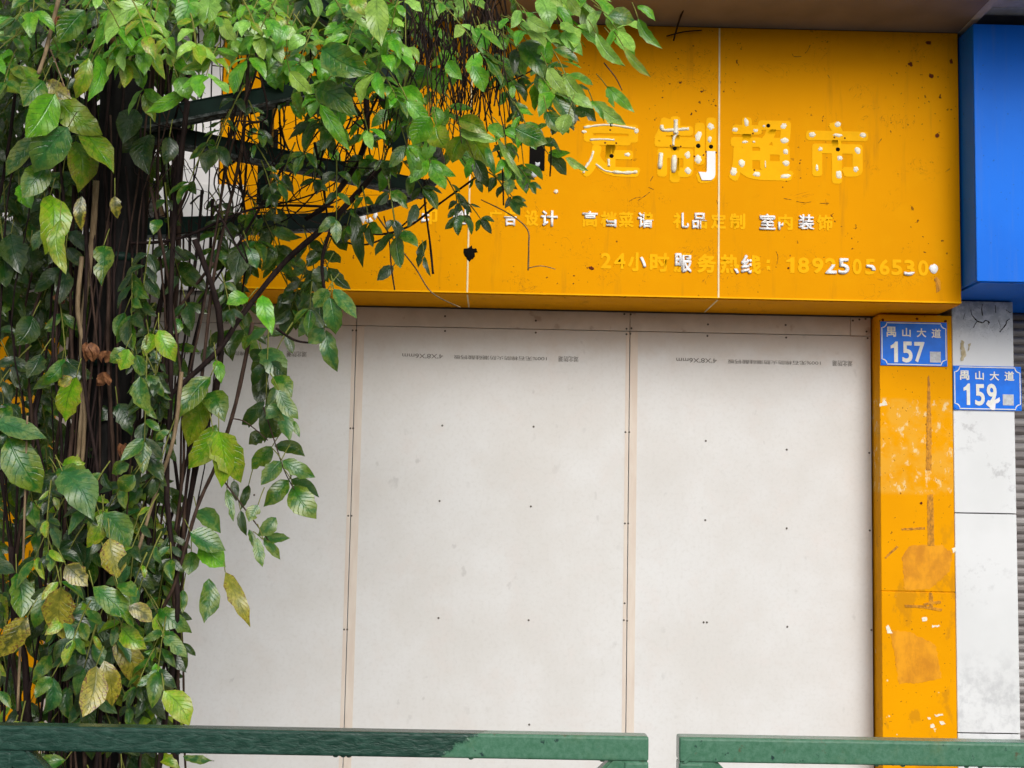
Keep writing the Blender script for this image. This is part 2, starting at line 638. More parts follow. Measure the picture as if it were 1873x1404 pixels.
def glyph(name, ch, px, Y, mat, parent, depth=.0012, offset=.03, clips=None, label=None):
    x0, y0, x1, y1 = px
    a, b = P(x0, (y0 + y1) / 2, Y), P(x1, (y0 + y1) / 2, Y)
    zt, zb = P((x0 + x1) / 2, y0, Y).z, P((x0 + x1) / 2, y1, Y).z
    bm = one_mesh(a.x, b.x, zb, zt, depth, Y - .0006) if ch == '1' else glyph_mesh(ch, a.x, b.x, zb, zt, depth, Y - .0006, offset, clips)
    o = from_bm(name, bm, mat, parent)
    if label:
        o['label'] = label
    return o


FL = YO
for ch, px in (('定', (1062, 214, 1172, 325)), ('制', (1196, 213, 1310, 334)), ('超', (1333, 215, 1452, 333)), ('市', (1474, 222, 1588, 336))):
    glyph('letter_trace', ch, px, FL, M['ghost'], sign, .0008, .034)

row1 = [('告', 922, 945, [(0, 1, .42, 1)]), ('广', 893, 918, None), ('设', 960, 985, None), ('计', 989, 1020, [(0, 1, 0, 1)]),
        ('高', 1065, 1093, [(0, 1, 0, .46)]), ('档', 1098, 1128, [(.36, 1, .52, 1)]), ('菜', 1131, 1159, None), ('谱', 1166, 1195, [(0, .42, 0, 1), (.42, 1, .5, 1)]),
        ('礼', 1231, 1260, [(.5, 1, 0, 1)]), ('品', 1266, 1293, [(0, 1, 0, .5), (0, .6, .5, 1)]), ('定', 1300, 1328, None), ('制', 1334, 1363, None),
        ('室', 1389, 1418, [(0, 1, 0, 1)]), ('内', 1423, 1450, [(0, .34, .5, 1)]), ('装', 1460, 1489, [(0, 1, 0, .92)]), ('饰', 1494, 1523, None),
        ('印', 770, 800, [(.0, .5, .3, 1)]), ('刷', 827, 853, [(0, 1, 0, .95)])]
for ch, a, b, cl in row1:
    y0 = 386 + (a - 1065) * .0155
    px = (a, y0, b, y0 + 29)
    if cl is None or cl != [(0, 1, 0, 1)]:
        glyph('letter_trace', ch, px, FL, M['ghost'], sign, .0008, .03)
    if cl:
        glyph('letter', ch, px, FL - .001, M['acrylic'], sign, .004, .022, cl)
row2 = [('2', 1099, 1118, None), ('4', 1123, 1144, None), ('小', 1148, 1182, [(.62, 1, .25, .85)]), ('时', 1188, 1224, None),
        ('服', 1232, 1266, [(0, .42, 0, .66), (.42, .95, .1, 1)]), ('务', 1275, 1310, None), ('热', 1317, 1352, [(.72, 1, .74, 1)]),
        ('线', 1355, 1392, [(0, .52, 0, 1)]), ('1', 1438, 1453, None), ('8', 1459, 1480, None), ('9', 1485, 1506, None),
        ('2', 1509, 1530, [(0, 1, .42, 1)]), ('5', 1533, 1553, [(0, 1, 0, 1)]), ('0', 1559, 1576, None), ('5', 1582, 1601, [(0, 1, .38, .72)]),
        ('6', 1608, 1627, None), ('5', 1630, 1650, None), ('3', 1653, 1673, [(0, 1, .76, 1)]), ('0', 1679, 1698, None)]
for ch, a, b, cl in row2:
    y0 = 460 + (a - 1099) * .0235
    hgt = 31 if ch.isdigit() else 35
    px = (a, y0 + (2 if ch.isdigit() else 0), b, y0 + hgt)
    if cl is None or cl != [(0, 1, 0, 1)]:
        glyph('letter_trace', ch, px, FL, M['ghost'], sign, .0008, .032)
    if cl:
        glyph('letter', ch, px, FL - .001, M['acrylic'], sign, .004, .026, cl)
for y in (478, 490):
    p = P(1405, y, FL)
    box('letter_trace', p.x - .008, p.x + .008, FL - .0012, FL + .001, p.z - .008, p.z + .008, M['ghost'], sign, .001, 1)


def dab(name, px, py, rx, ry, mat, thick=.003, n=14, rough=.16, ang=0., Y=None, parent=None):
    """a rounded flat lump on the sign face, sizes in metres"""
    Y = FL if Y is None else Y
    c = P(px, py, Y)
    bm = bmesh.new()
    ca, sa = math.cos(ang), math.sin(ang)
    rings = []
    rad = [1 + RND.uniform(-rough, rough) for _ in range(n)]
    for rr, t in ((1.0, 0), (.86, .6), (.5, 1)):
        ring = []
        for k in range(n):
            a = 2 * math.pi * k / n
            x, z = math.cos(a) * rx * rr * rad[k], math.sin(a) * ry * rr * rad[k]
            ring.append(bm.verts.new((c.x + x * ca - z * sa, Y - .0014 - thick * t, c.z + x * sa + z * ca)))
        rings.append(ring)
    for r0, r1 in zip(rings, rings[1:]):
        for k in range(n):
            bm.faces.new((r0[k], r0[(k + 1) % n], r1[(k + 1) % n], r1[k]))
    bm.faces.new(rings[-1])
    return from_bm(name, bm, mat, parent or sign, True)


def G(x, y):
    return 1040 + x / 3.1217, 180 + y / 3.1217


MPP = YO / 2400
for x, y, rx, ry in ((235, 128, 16, 22), (385, 185, 13, 17), (90, 190, 14, 10), (335, 320, 16, 12), (740, 215, 18, 34), (812, 160, 20, 20), (805, 232, 12, 20),
                     (680, 322, 17, 20), (738, 347, 20, 26), (680, 410, 19, 21), (1015, 135, 14, 25), (950, 178, 16, 12), (1068, 183, 14, 10), (1116, 158, 9, 8),
                     (1228, 157, 18, 17), (1230, 240, 24, 17), (1007, 248, 18, 9), (1058, 248, 8, 7), (1240, 303, 16, 16), (988, 370, 18, 22), (1240, 370, 18, 17),
                     (942, 415, 20, 24), (1075, 432, 22, 15), (1237, 443, 30, 13), (1537, 148, 21, 15), (1390, 206, 20, 18), (1680, 208, 20, 15), (1537, 210, 26, 11),
                     (1437, 288, 13, 13), (1650, 295, 20, 20), (1547, 340, 16, 15), (1418, 395, 8, 20), (1640, 405, 14, 17), (1543, 435, 18, 24)):
    gx, gy = G(x, y)
    dab('glue_dab', gx, gy, rx / 3.12 * MPP, ry / 3.12 * MPP, M['glue'], ang=RND.uniform(-.2, .2), rough=.2)


def glue_line(pts, r):
    q = [P(*G(x, y), FL - .0012) for x, y in pts]
    q = smooth_path(q, 4)
    rr = [r * RND.uniform(.7, 1.25) for _ in q]
    tube('glue_line', q, rr, M['glue'], sign, 6)


for pts, r in (([(88, 165), (150, 155), (220, 150), (300, 158), (380, 172)], .0052), ([(122, 235), (190, 232), (262, 236)], .0045), ([(142, 300), (125, 350), (95, 395), (85, 425)], .0058),
               ([(156, 374), (205, 410), (260, 420)], .005), ([(255, 420), (330, 424), (392, 418)], .007), ([(228, 345), (230, 386)], .0055),
               ([(532, 152), (540, 180), (610, 178), (686, 172)], .008), ([(612, 122), (612, 160), (612, 200)], .010), ([(620, 200), (600, 228), (598, 268)], .006),
               ([(528, 312), (520, 400)], .010), ([(604, 325), (598, 422)], .0105), ([(1123, 355), (1124, 395)], .003)):
    glue_line(pts, r)
for x, y, r in ((243, 150, 12), (245, 328, 13), (606, 285, 13), (740, 270, 14), (813, 275, 13), (1140, 155, 12), (1537, 290, 13)):
    gx, gy = G(x, y)
    dab('drill_hole', gx, gy, r / 3.12 * MPP, r / 3.12 * MPP, M['hole'], .0035, rough=.03)
for x, y in ((238, 180), (208, 253), (272, 255), (582, 270), (640, 273), (785, 303), (842, 308), (718, 330), (770, 323), (1052, 200), (1060, 408), (1517, 222), (1577, 226), (130, 962), (1255, 968)):
    gx, gy = G(x, y)
    dab('screw_mark', gx, gy, 6 / 3.12 * MPP, 6 / 3.12 * MPP, M['rusthole'], .001, 8, .2)
for px, py, rx, ry in ((1703, 139, 5, 5), (1714, 247, 4, 4), (1665, 117, 5, 4), (1698, 78, 6, 4), (1740, 112, 3, 5), (1082, 490, 6, 3), (1716, 520, 6, 14), (1712, 512, 4, 5)):
    dab('dirt_spot', px, py, rx * MPP, ry * MPP, M['tapebrown'] if py > 500 else M['rusthole'], .0008, 9, .35)
dab('glue_dab', 1707, 491, 8 * MPP, 9 * MPP, M['acrylic'], .004)
dab('glue_dab', 1017, 350, 4 * MPP, 4 * MPP, M['glue'], .004)
# the one stroke of the big lettering still in place
bm = bmesh.new()
poly = [(790, 300), (838, 300), (838, 432), (832, 452), (815, 465), (762, 465), (743, 418), (785, 420), (790, 412)]
vsf = [bm.verts.new(P(*G(x, y), FL - .006)) for x, y in poly]
vsb = [bm.verts.new((v.co.x, FL - .001, v.co.z)) for v in vsf]
bm.faces.new(vsf)
for k in range(len(poly)):
    bm.faces.new((vsf[k], vsf[(k + 1) % len(poly)], vsb[(k + 1) % len(poly)], vsb[k]))
from_bm('letter', bm, M['acrylic'], sign)['label'] = 'white hooked stroke, the last solid piece of the large lettering'
# broken white scraps left of the row, black panels that paint the dark inside cut-out openings
for px, py, rx, ry in ((664, 396, 6, 11), (676, 403, 7, 5), (686, 394, 4, 7)):
    dab('letter', px, py, rx * MPP, ry * MPP, M['acrylic'], .004, 9, .3)
for a, b, c, d in ((480, 236, 508, 281), (969, 262, 996, 312)):
    p, q = P(a, b, FL), P(c, d, FL)
    box('dark_opening_panel', p.x, q.x, FL - .003, FL - .0006, q.z, p.z, M['hole'], sign)
dab('torn_foil', 859, 462, 9 * MPP, 15 * MPP, M['hole'], .004, 16, .32)
dab('torn_foil', 868, 458, 7 * MPP, 5 * MPP, M['hole'], .004, 10, .4)
for px, py in ((983, 300), (976, 318)):
    dab('torn_foil', px, py, 6 * MPP, 5 * MPP, M['sticker'], .006, 8, .5)
# short dry twigs stuck to the face
tw = thing('dry_twig', P(1235, 60, YO - .02), 'dark dry twig hanging from the brown soffit over the top of the orange sign', 'twig')
tube('twig_stem', smooth_path([P(1258, 0, 5.2), P(1243, 35, 5.36), P(1232, 74, 5.44)], 4), [.004] * 9, M['stem_dark'], tw)
tube('side_twig', smooth_path([P(1219, 66, 5.44), P(1250, 58, 5.43), P(1284, 55, 5.44)], 4), [.003] * 9, M['stem_dark'], tw)
for pts in ([(1448, 98), (1453, 103), (1465, 103)], [(1472, 98), (1478, 92), (1482, 82)], [(1150, 368), (1162, 362), (1172, 360)], [(1166, 366), (1180, 358), (1188, 352)],
            [(1434, 362), (1448, 365)], [(1456, 369), (1472, 370), (1484, 368)], [(1500, 372), (1516, 371)], [(1513, 136), (1518, 142)], [(1310, 366), (1315, 376)],
            [(1190, 330), (1194, 322)], [(1186, 342), (1196, 346)], [(1606, 262), (1612, 254)], [(1730, 314), (1738, 308)], [(1420, 460), (1424, 470), (1421, 484)]):
    q = smooth_path([P(x + RND.uniform(-1, 1), y + RND.uniform(-1, 1), YO - .0006) for x, y in pts], 5)
    tube('creeper_root', q, [.0011 * RND.uniform(.3, 1.2) for _ in q], M['stem_mid'], sign, 4)

# ------------------------------------------------------------------ neighbouring signs
ws = thing('white_signboard', (-2.4, 5.5, 2.49), 'plain white signboard box left of the orange one behind the vine', 'signboard')
box('panel', -6, -1.082, 5.44, 5.455, 2.497, P(420, 337, 5.44).z, M['whitesign'], ws, .002, 1)
box('panel', -6, -1.196, 5.46, 5.475, P(420, 337, 5.44).z + .002, ZT, M['whitesign'], ws, .002, 1)
box('underside', -6, -1.20, 5.477, 5.84, 2.482, 2.494, M['wall'], ws)
bs = thing('blue_signboard', (2.6, YB, 2.58), 'bright blue signboard box right of the orange sign above the roller shutter', 'signboard')
box('panel', 1.968, 4.5, YB, YB + .012, 2.58, 3.672, M['blue'], bs, .003, 2)
box('side_panel', 1.968, 1.980, YB + .013, YP - .003, 2.583, 3.672, M['blue'], bs)
box('underside', 1.984, 4.5, YB + .013, YS - .003, 2.575, 2.587, M['blue'], bs)
box('top_panel', 1.984, 4.5, YB + .013, 5.7, 3.660, 3.671, M['blue'], bs)

# ------------------------------------------------------------------ boarding
brd = thing('shopfront_boarding', (0, B, 0), 'cream fibre boards screwed over the whole shopfront below the orange signboard', 'boarding')
seams = [-1.862, -.632, .598, 1.687]
ZJ = 2.419
boards = []
for i in range(3):
    boards.append(box('board', seams[i] + .0016, seams[i + 1] - .0016, B, B + .012, .01, ZJ - .0012, M['board'], brd, .001, 1))
for i, (a, b) in enumerate(((-1.862, -.632), (-.632, .598), (.598, 1.594), (1.594, 1.687))):
    boards.append(box('filler_strip', a + .0012, b - .0012, B, B + .012, ZJ + .0014, ZS - .006, M['strip'], brd, .001, 1))
boards.append(box('board', -2.10, seams[0] - .0016, B, B + .012, .01, ZJ - .0012, M['board'], brd, .001, 1))
boards.append(box('filler_strip', -2.10, seams[0] - .0016, B, B + .012, ZJ + .0014, ZS - .006, M['strip'], brd, .001, 1))
for s in seams[1:3]:
    box('joint_filler', s + .0025, s + .036, B - .0012, B + .002, .01, ZJ - .004, M['tape'], brd)
    box('joint_filler', s - .018, s - .0025, B - .0009, B + .002, .01, ZJ - .004, M['tape'], brd)
sc_me = None
SC = [(645, 604), (651.5, 604), (641, 783), (646, 783), (637, 943), (643, 943), (629.5, 1151), (635, 1151), (814, 605), (809, 778), (804, 916), (802, 1130),
      (980, 608), (976, 780), (971, 926), (967, 1134), (968, 1325), (1146, 611), (1153, 610), (1144, 790), (1151, 790), (1143, 957), (1149, 957), (1141, 1134), (1147, 1135), (1142.5, 1103),
      (1294, 614), (1291, 806), (1290, 951), (1287, 1138), (1293, 1138), (1439, 822), (1439, 966), (1440, 1146), (1587, 618), (1590, 828), (1591, 970), (1594, 1152),
      (814, 578), (980, 586), (1142, 574), (1153.5, 574.5), (1146, 601), (1155, 600), (1295, 593), (1437, 594), (1438, 617), (1560, 586), (1572, 584), (1583, 583), (1585, 606), (465, 905)]
for px, py in SC:
    p = P(px, py, B)
    host = [b for b in boards if b.name.startswith('board' if p.z < ZJ else 'filler')
            and min(v.co.x for v in b.data.vertices) - .01 <= p.x <= max(v.co.x for v in b.data.vertices) + .01][0]
    if sc_me is None:
        bm = bmesh.new()
        bmesh.ops.create_cone(bm, cap_ends=True, segments=8, radius1=.0050, radius2=.0040, depth=.003, matrix=Matrix.Rotation(math.pi / 2, 4, 'X'))
        o = from_bm('screw', bm, M['screw'], host)
        sc_me = o.data
    else:
        o = link(bpy.data.objects.new('screw', sc_me), host)
    o.location = (p.x, B - .001, p.z)


def print_line(text, px, host):
    """mill print, stamped upside down on the board"""
    c = bpy.data.curves.new('print', 'FONT')
    c.body = text
    o = bpy.data.objects.new('print', c)
    COL.objects.link(o)
    bpy.context.view_layer.update()
    me = bpy.data.meshes.new_from_object(o.evaluated_get(bpy.context.evaluated_depsgraph_get()))
    bpy.data.objects.remove(o)
    x0, y0, x1, y1 = px
    a, b = P(x0, y0, B), P(x1, y1, B)
    X = [v.co.x for v in me.vertices]
    Z = [v.co.y for v in me.vertices]
    for v in me.vertices:
        u, w = (v.co.x - min(X)) / (max(X) - min(X)), (v.co.y - min(Z)) / (max(Z) - min(Z))
        v.co = Vector((b.x + (a.x - b.x) * u, B - .0016, a.z + (b.z - a.z) * w))
    q = mesh_obj('mill_print', me, M['print'])
    q.parent = host
    return q


for host, dx, dy in ((boards[1], 0, 0), (boards[2], 501, 8), (boards[0], -497, -9)):
    print_line("4'X8'X6mm", (736 + dx, 646 + dy, 810 + dx, 656 + dy), host)
    print_line('100%无石棉防火防潮硅酸钙板', (830 + dx, 649 + dy, 1000 + dx, 660 + dy), host)
    print_line('湖北防潮', (1022 + dx, 651 + dy, 1058 + dx, 662 + dy), host)

# ------------------------------------------------------------------ pillars
pil = thing('orange_pillar', (1.85, YP, 0), 'orange clad pillar with torn poster marks under the end of the sign', 'pillar')
ZJ2 = P(1675, 1082, YP).z
box('panel', 1.691, 2.013, YP, YP + .10, ZJ2 + .002, ZS - .008, M['pillar'], pil, .003, 2)
box('panel', 1.691, 2.013, YP, YP + .10, .0, ZJ2 - .002, M['pillar'], pil, .003, 2)
box('core', 1.6925, 2.010, YP + .004, B + .02, .0, ZS - .012, M['pillar'], pil)


def on_pillar(name, pts, mat, parent, y=YP, t=.0012):
    jit = {'glue_patch': 1.6, 'tape_mark': .55, 'paper_scrap': 1.5, 'scraped_patch': 1.2}.get(name, 0)
    fine = []
    for i, (xa, ya) in enumerate(pts):
        xb, yb = pts[(i + 1) % len(pts)]
        n = max(1, int(math.hypot(xb - xa, yb - ya) / 3.5))
        for k in range(n):
            fine.append((xa + (xb - xa) * k / n + RND.uniform(-jit, jit), ya + (yb - ya) * k / n + RND.uniform(-jit, jit)))
    pts = fine
    bm = bmesh.new()
    f = [bm.verts.new(P(x, yy, y - t)) for x, yy in pts]
    k = [bm.verts.new((v.co.x, y + .0004, v.co.z)) for v in f]
    bm.faces.new(f)
    for i in range(len(f)):
        j = (i + 1) % len(f)
        bm.faces.new((f[i], f[j], k[j], k[i]))
    return from_bm(name, bm, mat, parent)


on_pillar('tape_mark', [(1697, 690), (1699, 686), (1701, 700), (1704, 780), (1704, 860), (1694, 860), (1695, 780)], M['tapebrown'], pil)
on_pillar('tape_mark', [(1696, 904), (1707, 904), (1709, 998), (1697, 998)], M['tapebrown'], pil)
on_pillar('tape_mark', [(1649, 966), (1692, 964), (1692, 968), (1650, 970)], M['tapebrown'], pil)
on_pillar('tape_mark', [(1699, 1084), (1706, 1084), (1707, 1116), (1700, 1114)], M['tapebrown'], pil)
on_pillar('tape_mark', [(1655, 1106), (1690, 1107), (1724, 1113), (1722, 1118), (1690, 1112), (1656, 1110)], M['tapebrown'], pil, t=.002)
on_pillar('tape_mark', [(1690, 1103), (1720, 1098), (1721, 1103), (1690, 1107)], M['tapebrown'], pil, t=.0026)
on_pillar('tape_mark', [(1617, 1020), (1640, 998), (1644, 1000), (1620, 1022)], M['tapebrown'], pil)
on_pillar('glue_patch', [(1662, 1000), (1675, 996), (1722, 997), (1742, 1012), (1736, 1046), (1700, 1078), (1654, 1078), (1650, 1020)], M['patch'], pil, t=.0006)
on_pillar('glue_patch', [(1628, 1152), (1665, 1156), (1712, 1180), (1722, 1240), (1690, 1248), (1644, 1250), (1637, 1200)], M['patch'], pil, t=.0006)
for a in (([(1741, 1002), (1747, 1000), (1748, 1010), (1742, 1012)]), ([(1609, 738), (1618, 732), (1622, 740), (1610, 742)]), ([(1621, 1145), (1626, 1142), (1632, 1158), (1624, 1158)]),
          ([(1686, 1130), (1694, 1127), (1697, 1134), (1686, 1135)]), ([(1704, 1144), (1718, 1142), (1718, 1146), (1704, 1147)]), ([(1701, 1325), (1710, 1324), (1707, 1332), (1702, 1332)]),
          ([(1696, 1312), (1702, 1311), (1703, 1316), (1697, 1317)]), ([(1710, 1307), (1724, 1306), (1724, 1309), (1711, 1310)]), ([(1718, 1320), (1726, 1319), (1728, 1324), (1719, 1325)])):
    on_pillar('paper_scrap', a, M['glue'], pil)
for px, py in ((1685, 920), (1677, 583), (1615, 585), (1729, 587)):
    dab('screw_mark', px, py, .006, .006, M['rusthole'], .001, 8, .2, Y=YP, parent=pil)

pl2 = thing('orange_pillar', (-1.98, YP, 0), 'orange clad pillar half hidden behind the vine at the far left', 'pillar')
XPL = P(74, 1000, YP).x
box('panel', -2.40, XPL, YP, YP + .10, 0, ZS - .06, M['pillar'], pl2, .003, 2)
box('core', -2.395, XPL - .004, YP + .101, B + .03, 0, ZS - .06, M['pillar'], pl2)

wp = thing('white_pillar', (2.15, YP, 0), 'white clad pillar with grey smudges beside the roller shutter', 'pillar')
zs_ = [0, .690, 1.632, 2.572]
for i in range(3):
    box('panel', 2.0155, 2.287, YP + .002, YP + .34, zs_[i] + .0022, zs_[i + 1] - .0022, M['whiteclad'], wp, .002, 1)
box('core', 2.019, 2.280, YP + .006, YP + .338, 0, 2.57, M['hole'], wp)
on_pillar('paper_scrap', [(1758, 622), (1762, 623), (1768, 652), (1758, 661)], M['papertan'], wp, YP)
on_pillar('paper_scrap', [(1772, 630), (1775, 627), (1774, 640), (1771, 642)], M['papertan'], wp, YP)
for pts, r in (([(1776, 566), (1777, 575), (1782, 581)], .0016), ([(1782, 581), (1788, 587), (1793, 589), (1798, 590), (1803, 586), (1808, 588), (1810, 591)], .0028), ([(1788, 587), (1783, 593), (1781, 599)], .0016),
               ([(1797, 556), (1796, 565), (1797, 577)], .0018), ([(1846, 583), (1841, 587), (1840, 592), (1834, 600), (1829, 607)], .0022), ([(1808, 588), (1808, 594)], .0012),
               ([(1820, 558), (1822, 572)], .0012), ([(1826, 585), (1830, 598)], .0009), ([(1765, 572), (1762, 584)], .0009), ([(1840, 566), (1847, 571), (1850, 570)], .0012)):
    q = smooth_path([P(x + RND.uniform(-.6, .6), y, YP + .0012) for x, y in pts], 4)
    tube('creeper_root', q, [r * RND.uniform(.5, 1.3) for _ in q], M['stem_dark'], wp, 5)

# ------------------------------------------------------------------ roller shutter
sh = thing('roller_shutter', (2.8, YS, 0), 'grey brown slatted roller shutter at the right edge below the blue sign', 'shutter')
sl_me = None
for k in range(66):
    z = .05 + k * .0383
    if sl_me is None:
        bm = bmesh.new()
        prof = [(0, 0), (.004, -.004), (.012, -.010), (.024, -.011), (.032, -.006), (.0365, 0), (.0375, .004)]
        for x in (2.29, 4.5):
            for pz, py in prof:
                bm.verts.new((x - 2.8, py, pz))
        bm.verts.ensure_lookup_table()
        n = len(prof)
        for i in range(n - 1):
            bm.faces.new((bm.verts[i], bm.verts[n + i], bm.verts[n + i + 1], bm.verts[i + 1]))
        o = from_bm('slat', bm, M['shutter'], sh)
        sl_me = o.data
    else:
        o = link(bpy.data.objects.new('slat', sl_me), sh)
    o.matrix_parent_inverse = Matrix.Identity(4)
    o.location = (0, 0, z)
box('backing', 2.288, 4.5, YS + .006, YS + .02, 0, 2.6, M['hole'], sh)

# ------------------------------------------------------------------ house number plates
def number_plate(x0, x1, z0, z1, y, num, label, pix):
    t = thing('house_number_plate', ((x0 + x1) / 2, y, z0), label, 'number plate', 'blue enamel house number plates')
    box('plate', x0, x1, y - .006, y - .0008, z0, z1, M['plateblue'], t, .002, 2)
    # white border line with scooped corners
    r, e, w = .022, .006, .0042
    path = []
    for cx, cz, a0 in ((x0 + e, z0 + e, 0), (x0 + e, z1 - e, 270), (x1 - e, z1 - e, 180), (x1 - e, z0 + e, 90)):
        for k in range(6):
            a = math.radians(a0 + 90 * k / 5)
            path.append(Vector((cx + r * math.cos(a), 0, cz + r * math.sin(a))))
    bm = bmesh.new()
    n = len(path)
    mid = Vector(((x0 + x1) / 2, 0, (z0 + z1) / 2))
    ring = []
    for i, p in enumerate(path):
        d = (path[(i + 1) % n] - path[i - 1]).normalized()
        nn = Vector((-d.z, 0, d.x))
        ring.append([bm.verts.new((p.x + nn.x * s, y - dy, p.z + nn.z * s)) for s, dy in ((w / 2, .0072), (-w / 2, .0072), (w / 2, .0055), (-w / 2, .0055))])
    for i in range(n):
        a, b = ring[i], ring[(i + 1) % n]
        bm.faces.new((a[0], a[1], b[1], b[0]))
        bm.faces.new((a[0], b[0], b[2], a[2]))
        bm.faces.new((a[1], a[3], b[3], b[1]))
    from_bm('border', bm, M['platewhite'], t)
    for ch, px in pix:
        glyph('numeral' if ch.isdigit() else 'character', ch, px, y - .0058, M['platewhite'], t, .0016, .022 if ch.isdigit() else .018)
    for cx in (x0 + .009, x1 - .009):
        for cz in (z0 + .009, z1 - .009):
            o = box('rivet', cx - .004, cx + .004, y - .009, y - .0055, cz - .004, cz + .004, M['plateblue'], t, .0015, 2)
    return t


def Q(x, y):
    return 1590 + x / 6.618, 570 + y / 6.62


def R4(a, b, c, d):
    p, q = Q(a, b), Q(c, d)
    return (p[0], p[1], q[0], q[1])


p157 = number_plate(1.694, 1.990, 2.274, 2.470, YP, '157', 'blue house number plate reading 157 at the top of the orange pillar',
             [('禺', R4(208, 180, 322, 303)), ('山', R4(396, 196, 500, 303)), ('大', R4(572, 200, 688, 308)), ('道', R4(752, 205, 866, 318)),
              ('1', R4(258, 360, 345, 610)), ('5', R4(398, 360, 522, 615)), ('7', R4(543, 365, 668, 612))])
p = P(*Q(794, 550), YP)
box('sticker', p.x - .024, p.x + .024, YP - .0072, YP - .0057, p.z - .024, p.z + .024, M['sticker'], p157)
p159 = number_plate(2.0145, 2.316, 2.084, 2.280, YP, '159', 'blue house number plate reading 159 on the white pillar, scraped below its 9',
             [('禺', R4(1095, 710, 1208, 825)), ('山', R4(1280, 718, 1384, 824)), ('大', R4(1455, 724, 1570, 832)), ('道', R4(1634, 722, 1752, 836)),
              ('1', R4(1140, 868, 1218, 1128)), ('5', R4(1278, 875, 1396, 1135)), ('9', R4(1420, 870, 1540, 1132))])
p = P(*Q(1675, 1068), YP)
box('sticker', p.x - .024, p.x + .024, YP - .0072, YP - .0057, p.z - .024, p.z + .024, M['sticker'], p159)
on_pillar('scraped_patch', [Q(1410, 1120), Q(1440, 1075), Q(1500, 1085), Q(1540, 1060), Q(1580, 1040), Q(1590, 1080), Q(1530, 1110), Q(1522, 1190), Q(1480, 1185), Q(1450, 1150)],
          M['acrylic'], p159, YP - .0075, .0006)

# ------------------------------------------------------------------ green railing
def railing(x0, x1, label):
    YR = 3.0
    t = thing('railing_panel', ((x0 + x1) / 2, YR, 0), label, 'railing', 'green steel railing panels along the pavement')
    b, w = .007, .055
    ztop = 1.104
    box('top_rail', x0, x1, YR, YR + w, ztop - w, ztop, M['rail'], t, b, 3)
    box('bottom_rail', x0 + w, x1 - w, YR + .001, YR + w - .001, .16, .16 + w, M['rail'], t, b, 3)
    for x in (x0, x1 - w):
        box('post', x, x + w, YR + .0005, YR + w - .0005, 0, ztop - w, M['rail'], t, b, 3)
    for sx, s in ((x0 + w * .55, 1), (x1 - w * .55, -1)):
        bm = bmesh.new()
        add_bar(bm, (sx, YR + w / 2, ztop - w * .62), (sx + s * .62, YR + w / 2, ztop - w * .62 - .62), w * .95, w * .86, .006, Vector((0, 1, 0)))
        from_bm('brace', bm, M['rail'], t)
    for k in range(9):
        x = RND.uniform(x0 + .1, x1 - .1)
        bm = bmesh.new()
        bmesh.ops.create_uvsphere(bm, u_segments=8, v_segments=6, radius=1)
        for v in bm.verts:
            v.co = Vector((x + v.co.x * .006, YR + .012 + v.co.y * .005, ztop - w - .001 + v.co.z * .0032))
        from_bm('water_drop', bm, M['rail'], t, True)  # hanging water drops, given the rail's green
    return t


railing(-1.115, .359, 'long green steel railing panel in front of the vine, dark paint flaking at its right')
railing(.427, 1.90, 'pale worn green steel railing panel in front of the orange and white pillars')

# ------------------------------------------------------------------ trellis round the pole
PX, PY = -1.08, 3.70
tr = thing('pole_trellis', (PX, PY, 0), 'dark pole with green steel arms and ring carrying the vine', 'trellis')
tube('pole', [Vector((PX, PY, z)) for z in (0, 1, 2, 3, 3.6)], [.074] * 5, M['pole'], tr, 18)
for z in (1.98, 2.28):
    tube('band', [Vector((PX, PY, z)), Vector((PX, PY, z + .022))], [.0775, .0775], M['steel'], tr, 18)
ZR = 2.60
hub = P(220, 232, PY)
RR = .905


def arm(ang, z0, drop_to, r1, w=.036, h=.044):
    a = math.radians(ang)
    s = Vector((PX + .05 * math.cos(a), PY + .05 * math.sin(a), z0))
    e = Vector((PX + r1 * math.cos(a), PY + r1 * math.sin(a), drop_to))
    bm = bmesh.new()
    add_bar(bm, s, e, w, h)
    o = from_bm('arm', bm, M['steel'], tr)
    bm = bmesh.new()
    d = Vector((0, 0, -h / 2 - .0055))
    add_bar(bm, s + d, e + d, w * 1.25, .008, .001)
    l = from_bm('arm_flange', bm, M['lip'], o)
    l.parent = o
    l.matrix_parent_inverse = Matrix.Identity(4)
    return o


def arm_to(e):
    bm = bmesh.new()
    a_ = Vector((PX + .05, PY - .03, hub.z + .01))
    add_bar(bm, a_, e, .038, .046)
    o = from_bm('arm', bm, M['steel'], tr)
    bm = bmesh.new()
    d = Vector((0, 0, -.028))
    add_bar(bm, a_ + d, e + d, .048, .008, .001)
    from_bm('arm_flange', bm, M['lip'], o)


arm_to(P(738, 128, 3.7))
arm(22, hub.z - .0, ZR + .005, RR)
arm(50, P(260, 411, PY).z, P(640, 393, PY + .6).z, RR * .98, .045, .05)
for a in (98, 146):
    arm(a, hub.z, ZR, RR)
ringp = [Vector((PX + RR * math.cos(t), PY + RR * math.sin(t), ZR)) for t in [math.radians(-14 + 130 * k / 64) for k in range(65)]]
tube('ring', ringp, [.016] * 65, M['lip'], tr, 8)
for ang in (3, 70):
    a = math.radians(ang)
    x, y = PX + RR * .87 * math.cos(a), PY + RR * .87 * math.sin(a)
    box('upright', x - .022, x + .022, y - .022, y + .022, ZR + .03, 3.5, M['steel'], tr, .004, 2)
bm = bmesh.new()
add_bar(bm, P(560, -5, 3.8), P(760, 160, 3.8), .045, .05)
from_bm('brace', bm, M['steel'], tr)

